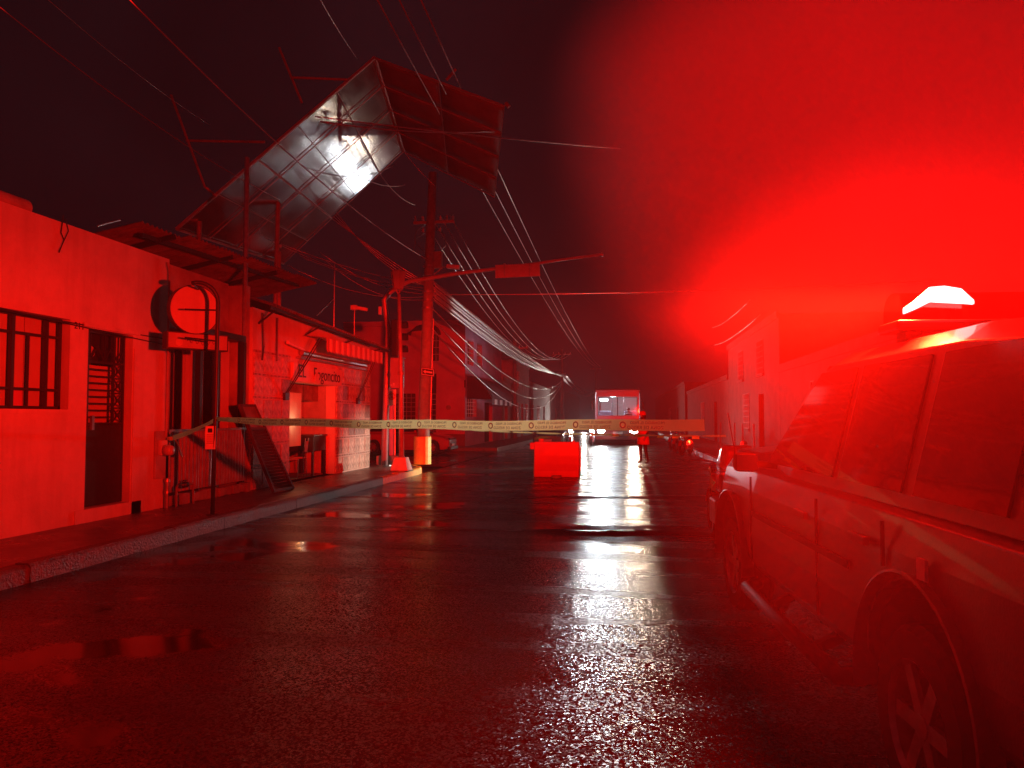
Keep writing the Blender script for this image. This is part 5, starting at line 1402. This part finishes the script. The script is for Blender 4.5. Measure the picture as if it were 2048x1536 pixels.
for (dx, tx, col, k, ang) in ((-.93, -.9, (.84,.93,1.0), 1.0, 21), (.93, 1.1, (1.0,.74,.48), .5, 25)):
    hp = (BX+dx, BY-.30, .86)
    lamp('bus_headlight_beam', 'SPOT', hp, 1250*k, col, None, (BX+tx, 6, .2), .10, ang, 1.0)
    if dx < 0: lamp('tape_fill_beam', 'SPOT', hp, 21000, col, None, (-1.7, 8.0, 2.55), .10, 7.0, .7)  # narrow spot added to brighten the tape from behind
    lamp('bus_headlight_spill', 'SPOT', hp, 430*k, col, None, (hp[0], 0, 12.0), .10, 165, 1.0)
lamp('far_cable_fill', 'SPOT', (-4.3, 79.3, .9), 1500, (1,.93,.85), None, (-4.3, 0, 12.0), .05, 150, 1.0)  # wide spot added to light the cables beyond the bus

# ------------------------------------------------------------------ right pavement: slim posts
for i, (px, y) in enumerate(((1376, 27.5), (1405, 24.0), (1413, 22.4), (1427, 20.5))):
    b = gy(px, 900, y); b.z = .15 if b.x > RK+.16 else 0.0
    if b.z == 0: b.x = RK+.3; b.z = .15
    P = thing('slim_post', ('first', 'second', 'third', 'fourth')[i] + ' slim metal post counted from the person along the right kerb', 'post', b)
    MB().tube([b, b+Vector((0,0,1.25))], .022, 8).build('post', M_steel, P)
    MB().lathe([(.001,0),(.06,0),(.06,.015),(.001,.015)], 10, 'z', b).build('foot', M_steel, P)

# ------------------------------------------------------------------ patrol truck in the right foreground
M_tp = mat('truck_paint', (.17,.16,.155), .3, var=.10, coat=.5, bump=.10, bscale=90)
M_tyre = mat('truck_tyre', (.02,.02,.02), .6, var=.2, bump=.2, bscale=40)
TR = Vector((1.17, 2.05, 0)); TRZ = R(4.0)
def truck():
    P = thing('pickup_truck', 'large emergency pickup with glowing red roof beacon in the right foreground', 'truck', TR, TRZ)
    Wd = 1.96
    def sec(y, ins, zb, zs, zt, crown=.03):
        l, r = ins, Wd-ins
        return [(l+.10,y,zb),(l+.02,y,zb+.10),(l,y,.72),(l+.015,y,zs-.14),(l+.05,y,zs),(l+.16,y,zt),(Wd/2,y,zt+crown),(r-.16,y,zt),(r-.05,y,zs),(r-.015,y,zs-.14),(r,y,.72),(r-.02,y,zb+.10),(r-.10,y,zb)]
    B = loft([sec(0,.06,.52,1.12,1.16), sec(.15,.01,.46,1.16,1.20), sec(1.9,0,.42,1.17,1.21), sec(3.7,0,.42,1.17,1.22), sec(4.1,.01,.42,1.18,1.30,.05), sec(4.9,.02,.42,1.14,1.30,.06), sec(5.18,.06,.44,1.02,1.20,.05), sec(5.32,.16,.50,.86,1.02,.03)], M_tp, 'body', P, bevel=.02)
    cy = lambda x0, x1, y: MB().lathe([(.001,x0),(.50,x0),(.50,x1),(.001,x1)], 32, 'x', (0,y,.44))
    cut(B, [cy(-.2,.42,1.10), cy(-.2,.42,4.42), cy(1.54,2.2,1.10), cy(1.54,2.2,4.42)])
    def cab(y, ins, zt):
        return [(.10,y,1.19),(.10+ins,y,zt-.08),(.22+ins,y,zt),(Wd-.22-ins,y,zt),(Wd-.10-ins,y,zt-.08),(Wd-.10,y,1.19)]
    loft([cab(.25,.12,1.50), cab(.45,.17,1.92), cab(1.2,.17,1.97), cab(2.7,.17,1.97), cab(3.05,.16,1.90), cab(3.85,.08,1.26)], M_tp, 'cab', P, bevel=.02)
    for (x, s) in ((0, 1), (Wd, -1)):
        e = lambda d: x + s*d
        for (ya, yb, yc, yd) in ((.62,1.30,1.30,.62), (1.42,2.18,2.18,1.42)):
            MB().prism([(e(.112),ya,1.25),(e(.112),yb,1.25),(e(.262),yc,1.85),(e(.262),yd,1.85)], (-s*.012,0,.004)).build('side_window', M_gl, P, local=True)
        MB().prism([(e(.112),2.28,1.25),(e(.112),3.62,1.25),(e(.262),2.86,1.85),(e(.262),2.28,1.85)], (-s*.012,0,.004)).build('side_window', M_gl, P, local=True)
        for y in (2.23, 3.72, 1.36):
            MB().box(min(e(-.004),e(.01)), max(e(-.004),e(.01)), y, y+.012, .52 if y > 1.6 else .95, 1.14).build('door_gap', M_dark, P, local=True)
        for y in (2.36, 1.50):
            MB().obox((e(-.012),y+.1,1.03),(.014,0,0),(0,.10,0),(0,0,.02)).build('door_handle', M_tp, P, local=True, bevel=.006)
        MB().tube([(e(.06),1.75,.36),(e(-.04),1.8,.34),(e(-.05),2.6,.335),(e(-.04),3.7,.34),(e(.06),3.76,.36)], .045, 10).build('side_step', mat('step_black', (.04,.04,.04), .65), P, local=True, smooth=True)
        for yy in (2.2, 3.1):
            MB().bar((e(-.04),yy,.345), (e(.2),yy,.46), .05).build('step_bracket', M_dark, P, local=True)
        mr = MB().obox((e(-.12),3.34,1.27),(.075,-.02,0),(0,.05,0),(0,0,.065)).build('mirror', M_dark, P, local=True, bevel=.03)
        MB().obox((e(-.12),3.286,1.27),(.064,-.017,0),(0,.004,0),(0,0,.054)).build('mirror_glass', M_chrome, mr, local=True)
        MB().bar((e(.1),3.38,1.24), (e(-.06),3.36,1.26), .04).build('mirror_arm', M_dark, P, local=True)
        for y in (1.10, 4.42):
            # flare round the arch, wheel inside it
            MB().grid(lambda u, v, y=y: Vector((e(-.035+.10*v), y+(.50+.035*(1-v))*math.cos(R(-8+196*u)), .44+(.50+.035*(1-v))*math.sin(R(-8+196*u)))), 24, 2).build('wheel_flare', M_tp, P, local=True, thick=.012)
            t = wheel(P, (e(.13),y,.385), .385, .25, .25, n=36, spokes=6)
            MB().lathe([(.001,0),(.46,0),(.46,.02),(.001,.02)], 24, 'x', (e(.36)-.01,y,.44)).build('arch_liner', M_dark, P, local=True)
        MB().obox((e(.17),5.20,.98),(.13,0,0),(0,.11,0),(0,0,.10)).build('headlamp', M_chrome, P, local=True, bevel=.03)
        MB().box(min(e(.0),e(-.012)), max(e(.0),e(-.012)), .95, 1.02, .97, 1.05).build('side_marker', M_white, P, local=True)
        MB().box(min(e(.0),e(-.008)), max(e(.0),e(-.008)), 1.75, 3.68, .86, .90).build('rub_strip', M_dark, P, local=True)
    MB().prism([(.34,2.98,1.895),(Wd-.34,2.98,1.895),(Wd-.26,3.78,1.30),(.26,3.78,1.30)], (0,.012,.012)).build('windscreen', M_gl, P, local=True)
    MB().box(.3,Wd-.3,5.30,5.34,.62,.95).build('grille', M_dark, P, local=True)
    MB().obox((Wd/2,5.34,.56),(.92,0,0),(0,.09,0),(0,0,.11)).build('bumper', M_dark, P, local=True, bevel=.03)
    bb = MB().tube([(.15,5.35,.62),(.18,5.48,.8),(.24,5.46,1.12),(.5,5.45,1.2),(Wd-.5,5.45,1.2),(Wd-.24,5.46,1.12),(Wd-.18,5.48,.8),(Wd-.15,5.35,.62)], .032, 10).build('bull_bar', M_chrome, P, local=True, smooth=True)
    MB().tube([(.12,4.75,1.20),(.06,4.78,1.62)], .006, 6).build('aerial', M_dark, P, local=True)
    # roof light bar: base, red lens pods, one lamp burning white-hot
    yb = 2.10
    lb = MB().box(.34,1.62,yb-.13,yb+.13,2.02,2.075).build('light_bar', M_dark, P, local=True, bevel=.015)
    for x in (.45, 1.5): MB().box(x-.04,x+.04,yb-.06,yb+.06,1.965,2.02).build('bar_foot', M_dark, lb, local=True)
    rl = glass('red_lens', (1.0,.10,.06), .06, .05)
    for k in range(4):
        x0 = .36+.32*k
        MB().grid(lambda u, v: Vector((x0+.01+.29*u, yb-.12*math.cos(v*math.pi), 2.078+.15*math.sin(v*math.pi)**.6)), 4, 14).build('lens', rl, lb, local=True, smooth=True)
    hot = mat('beacon_core', (1,1,1), .4, var=0, emit=(1,.93,.90), es=2.2)
    core = MB()
    prof = [(0,.03,.0),(.05,.045,.02),(.13,.075,.06),(.2,.085,.055),(.28,.075,.05),(.34,.02,.045)]
    mbv = []
    for (x, h, z) in prof:
        mbv.append([(.36+x, yb-.16, 2.10+z), (.36+x, yb-.16, 2.10+z+h), (.36+x, yb-.14, 2.10+z+h), (.36+x, yb-.14, 2.10+z)])
    loft(mbv, hot, 'burning_lamp', P, bevel=.004).parent = lb
    return P
truck()
tM = Matrix.Translation(TR) @ Matrix.Rotation(TRZ, 4, 'Z')
BEACON = tM @ Vector((.42, 2.06, 2.20))
RED = (1.0, .0065, .0015)
def shape_beam(o, sigma, floor):
    """optics of the bar: most light leaves near the horizontal"""
    L = o.data; L.use_nodes = True
    n, l = L.node_tree.nodes, L.node_tree.links
    t = n.new('ShaderNodeTexCoord'); sx = n.new('ShaderNodeSeparateXYZ'); l.new(t.outputs['Normal'], sx.inputs[0])
    p = n.new('ShaderNodeMath'); p.operation = 'POWER'; p.inputs[1].default_value = 2.0
    ab = n.new('ShaderNodeMath'); ab.operation = 'ABSOLUTE'; l.new(sx.outputs['Z'], ab.inputs[0]); l.new(ab.outputs[0], p.inputs[0])
    q = n.new('ShaderNodeMath'); q.operation = 'MULTIPLY'; q.inputs[1].default_value = -1/sigma**2; l.new(p.outputs[0], q.inputs[0])
    e = n.new('ShaderNodeMath'); e.operation = 'EXPONENT'; l.new(q.outputs[0], e.inputs[0])
    m = n.new('ShaderNodeMath'); m.operation = 'MULTIPLY_ADD'; m.inputs[1].default_value = 1-floor; m.inputs[2].default_value = floor; l.new(e.outputs[0], m.inputs[0])
    l.new(m.outputs[0], n['Emission'].inputs['Strength'])
shape_beam(lamp('beacon_light', 'POINT', BEACON, 5800, RED, None, size=.06), .17, .40)
fm = lamp('beacon_front_module', 'SPOT', tM @ Vector((.55, 2.17, 2.24)), 16500, RED, None, (-7.6, 34, 2.4), .06, 62, .8)
fm.scale = (1, .36, 1)          # flattened to a wide, shallow fan that lights less of the glow clouds

# ------------------------------------------------------------------ air: thin haze everywhere, added clouds that imitate the beacon's lens glow
def volume_mat(name, dens, col=(.9,.9,.92), puff=False, aniso=0.0, thin_at=None, lo=.60, hi=1.14):
    m = bpy.data.materials.new(name); m.use_nodes = True
    n, l = m.node_tree.nodes, m.node_tree.links
    n.remove(n['Principled BSDF'])
    v = n.new('ShaderNodeVolumePrincipled')
    v.inputs['Color'].default_value = tuple(col)+(1,)
    v.inputs['Density'].default_value = dens
    v.inputs['Anisotropy'].default_value = aniso
    l.new(v.outputs[0], n['Material Output'].inputs['Volume'])
    if puff:
        t = n.new('ShaderNodeTexCoord')
        nzz = n.new('ShaderNodeTexNoise'); nzz.inputs['Scale'].default_value = 1.3; nzz.inputs['Detail'].default_value = 2
        l.new(t.outputs['Object'], nzz.inputs['Vector'])
        ln = n.new('ShaderNodeVectorMath'); ln.operation = 'LENGTH'; l.new(t.outputs['Object'], ln.inputs[0])
        ad = n.new('ShaderNodeMath'); ad.operation = 'MULTIPLY_ADD'; ad.inputs[1].default_value = .35
        l.new(nzz.outputs['Fac'], ad.inputs[0]); l.new(ln.outputs['Value'], ad.inputs[2])
        mr = n.new('ShaderNodeMapRange'); mr.interpolation_type = 'SMOOTHSTEP'
        mr.inputs['From Min'].default_value = lo; mr.inputs['From Max'].default_value = hi
        mr.inputs['To Min'].default_value = dens; mr.inputs['To Max'].default_value = 0.0
        l.new(ad.outputs[0], mr.inputs['Value'])
        # density grows away from the beacon to even out the imitated glow
        g = n.new('ShaderNodeNewGeometry')
        ds = n.new('ShaderNodeVectorMath'); ds.operation = 'DISTANCE'; l.new(g.outputs['Position'], ds.inputs[0]); ds.inputs[1].default_value = thin_at
        pw = n.new('ShaderNodeMath'); pw.operation = 'POWER'; pw.inputs[1].default_value = 2.3; l.new(ds.outputs['Value'], pw.inputs[0])
        mm = n.new('ShaderNodeMath'); mm.operation = 'MULTIPLY'; l.new(pw.outputs[0], mm.inputs[0]); l.new(mr.outputs['Result'], mm.inputs[1])
        l.new(mm.outputs[0], v.inputs['Density'])
    return m
MB().box(-62, 62, -22, 402, -1.7, 13.5).build('haze', volume_mat('haze_air', .0015), kind='stuff')
def puff(c, rad, dens, label, lo=.60, hi=1.14):  # soft volume added to imitate lens glow and veil
    bm = bmesh.new(); bmesh.ops.create_icosphere(bm, subdivisions=3, radius=1.0)
    me = bpy.data.meshes.new('lens_glow'); bm.to_mesh(me); bm.free()
    me.materials.append(volume_mat('lens_glow_air', dens, puff=True, thin_at=BEACON, lo=lo, hi=hi))
    o = bpy.data.objects.new('lens_glow', me); COL.objects.link(o); o.location = c; o.scale = rad
    o['kind'] = 'stuff'; o['label'] = label
puff(gy(1735, 310, 5.1), (2.4, 1.75, 2.3), .0145, 'large red lit cloud added above the parked truck to imitate lens glow', .72, 1.08)
puff(gy(1760, 640, 3.75), (1.1, .9, 1.0), .045, 'small red lit cloud added round the roof beacon to imitate lens glow')
puff(Vector((1.35, 3.0, 1.35)), (1.55, 1.85, 1.5), .018, 'faint cloud added along the side of the parked truck to imitate lens veil')
